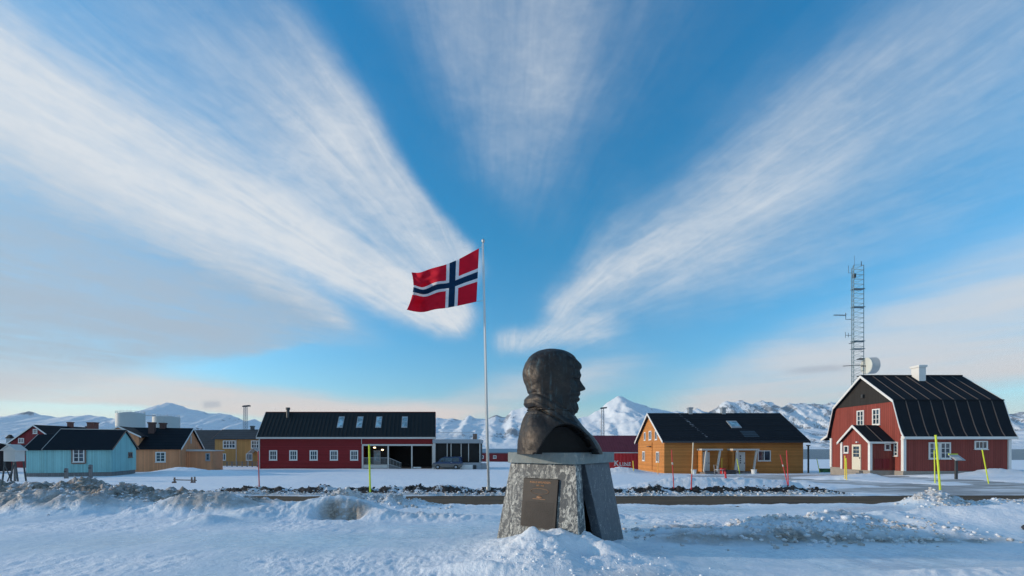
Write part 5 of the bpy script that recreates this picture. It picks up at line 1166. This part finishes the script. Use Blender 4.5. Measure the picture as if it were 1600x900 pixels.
def crate_obj(name, px0, py0, w, dd, h, mat, lb, cat):
    x, y, z = foot(px0, py0); t = thing(name, lb, cat, (x, y, z))
    MB().box(-w / 2, w / 2, 0, dd, -.02, h).build('body', M[mat], t, bevel=.02); MB().box(-w / 2 - .03, w / 2 + .03, -.03, dd + .03, h + .001, h + .07).build('lid', M[mat], t)
    MB().box(-w * .15, w * .15, -.05, -.002, h * .6, h * .75).build('handle', M['darkmetal'], t)
crate_obj('fuel_can', 1131, 741, .36, .4, .55, 'stakered', 'small red box standing between the two doorsteps', 'box')
crate_obj('green_crate', 1297, 738, 1.6, .7, .35, 'green', 'low green crate at the left wall of the gambrel house', 'crate')
crate_obj('pallet_box', 1143, 741, 1.0, .7, .35, 'darkmetal', 'low black box beside the second doorstep', 'box')
def kicksled(px0, py0, lb):
    x, y, z = foot(px0, py0); t = thing('kick_sled', lb, 'sled', (x, y, z), R(20), 'sleds in the yard')
    for s in (-.22, .22): MB().tube([(-.9, s, .02), (.6, s, .02), (.8, s, .12)], .025, 6).build('runner', M['galv'], t)
    for s in (-.22, .22): m_ = MB(); m_.bar((-.2, s, .02), (-.35, s, .95), .04); m_.bar((.4, s, .02), (.35, s, .45), .04); m_.build('upright', M['galv'], t)
    MB().box(-.2, .5, -.25, .25, .44, .49).build('seat', M['offwhite'], t); m_ = MB(); m_.bar((-.35, -.3, .95), (-.35, .3, .95), .05); m_.build('handlebar', M['darkmetal'], t)
kicksled(1122, 741, 'pale kick sled leaning by the first doorstep')
t = thing('roadside_rock', 'dark rock poking out of the snow at the right edge', 'rock', (8.86, 6.85, .10))
bm = bmesh.new(); bmesh.ops.create_icosphere(bm, subdivisions=4, radius=.20)
for v in bm.verts: v.co *= 1 + .30 * mnoise.noise(v.co * 4) + .08 * mnoise.noise(v.co * 13); v.co.z *= .7; v.co.x *= 1.3
me = bpy.data.meshes.new('stone'); bm.to_mesh(me); bm.free(); me.materials.append(plain('dark_rock', (.035, .038, .045), .8, .4, 5, 0, .8)); link(bpy.data.objects.new('stone', me), t)
t = thing('yard_fence', 'low dark rail fence in the snow before the mustard house', 'fence', (XW(323, 70), 70, ground_z(XW(350, 70), 70)))
Lf = XW(402, 70) - XW(323, 70)
for k in range(11): MB().box(k * Lf / 10 - .06, k * Lf / 10 + .06, -.06, .06, -.2, .85).build('post', M['greywood'], t)
for z_ in (.35, .7): MB().box(0, Lf, -.1, -.062, z_, z_ + .09).build('rail', M['greywood'], t)

# ------------------------------------------------------------------ loose snow clods on the banks, stones on the verge
def clods(name, n, region, size, mat, seed, kind='stuff'):
    rnd = random.Random(seed); base = []
    for s in range(6):
        bm = bmesh.new(); bmesh.ops.create_icosphere(bm, subdivisions=2 if size[1] > .09 else 1, radius=1)
        for v in bm.verts: v.co *= 1 + .45 * mnoise.noise(v.co * 1.6 + Vector((s * 7, 0, 0))); v.co.z *= .75
        bm.verts.index_update(); base.append((np.array([v.co[:] for v in bm.verts]), [[v.index for v in f.verts] for f in bm.faces])); bm.free()
    pts = []
    while len(pts) < n:
        p = region(rnd)
        if p: pts.append(p)
    P = np.array([(p[0], p[1]) for p in pts]); gz_ = ground_fields(P[:, 0], P[:, 1])[0]
    VV = []; FF = []; off = 0
    for (p, g) in zip(pts, gz_):
        b, f = base[rnd.randrange(6)]; s = rnd.uniform(size[0], size[1]) * (rnd.random() ** 1.5 * .8 + .35); a = rnd.uniform(0, 6.28)
        Rm = np.array([[math.cos(a), -math.sin(a), 0], [math.sin(a), math.cos(a), 0], [0, 0, 1]]); v = (b * s * np.array([1, rnd.uniform(.6, 1), rnd.uniform(.6, 1)])) @ Rm.T + np.array([p[0], p[1], g + s * .15])
        VV.append(v); FF += [[i + off for i in q_] for q_ in f]; off += len(v)
    me = bpy.data.meshes.new(name); me.from_pydata(np.concatenate(VV).tolist(), [], FF); me.materials.append(mat); me.polygons.foreach_set('use_smooth', [True] * len(FF))
    o = bpy.data.objects.new(name, me); COL.objects.link(o); o['kind'] = kind; return o
g_ = lambda r, c, s: r.gauss(c, s)
def reg_piles(r):
    c = r.random()
    if c < .25: return (g_(r, -4.75, .5), g_(r, 11.8, .3))
    if c < .45: return (g_(r, -3.5, .8), g_(r, 11.75, .3))
    if c < .62: return (g_(r, 12.0, .42), g_(r, 11.45, .28))
    return (r.uniform(12.6, 20), g_(r, 11.6, .20))
clods('snow_clods', 1800, reg_piles, (.02, .075), M['clod'], 5)
clods('berm_clods', 1500, lambda r: (r.uniform(-18, -7), g_(r, 10.7, .55)), (.015, .07), M['clod'], 6)
clods('verge_snow_clods', 1500, lambda r: (r.choice([r.uniform(-14, 0), r.uniform(3.5, 14.5)]), g_(r, 17.38, .12)), (.02, .08), M['clod'], 8)
M['turf'] = plain('torn_turf', (.032, .024, .019), .95, .5, 6, 0, .8)
clods('turf_lumps', 1500, lambda r: (r.choice([r.uniform(-14, 0), r.uniform(3.5, 14.5)]), g_(r, 17.75, .18)), (.015, .065), M['turf'], 9)
clods('shelf_clods', 900, lambda r: (r.choice([g_(r, 4.7, .5), g_(r, 6.1, .6), r.uniform(2, 8)]), g_(r, 7.0, .4)), (.015, .07), M['clod'], 10)
clods('plinth_snow_crumbs', 160, lambda r: (g_(r, .8, .7), r.uniform(4.0, 5.2)), (.008, .035), M['whitesnow'], 12)


# ------------------------------------------------------------------ thin air between here and the far shore
hz = MB().box(-13500, 13500, -400, 10800, -10.5, 1250).build('haze', bpy.data.materials.new('haze_air')); hz['kind'] = 'stuff'
hm = hz.data.materials[0]; hm.use_nodes = True; hm.node_tree.nodes.clear(); hq = NT(hm.node_tree)
pv_ = hq.new('ShaderNodeVolumePrincipled'); pv_.inputs['Color'].default_value = (.86, .93, 1, 1); pv_.inputs['Density'].default_value = 2.2e-5; pv_.inputs['Anisotropy'].default_value = .2
ho = hq.new('ShaderNodeOutputMaterial'); hq.l.new(pv_.outputs[0], ho.inputs['Volume'])
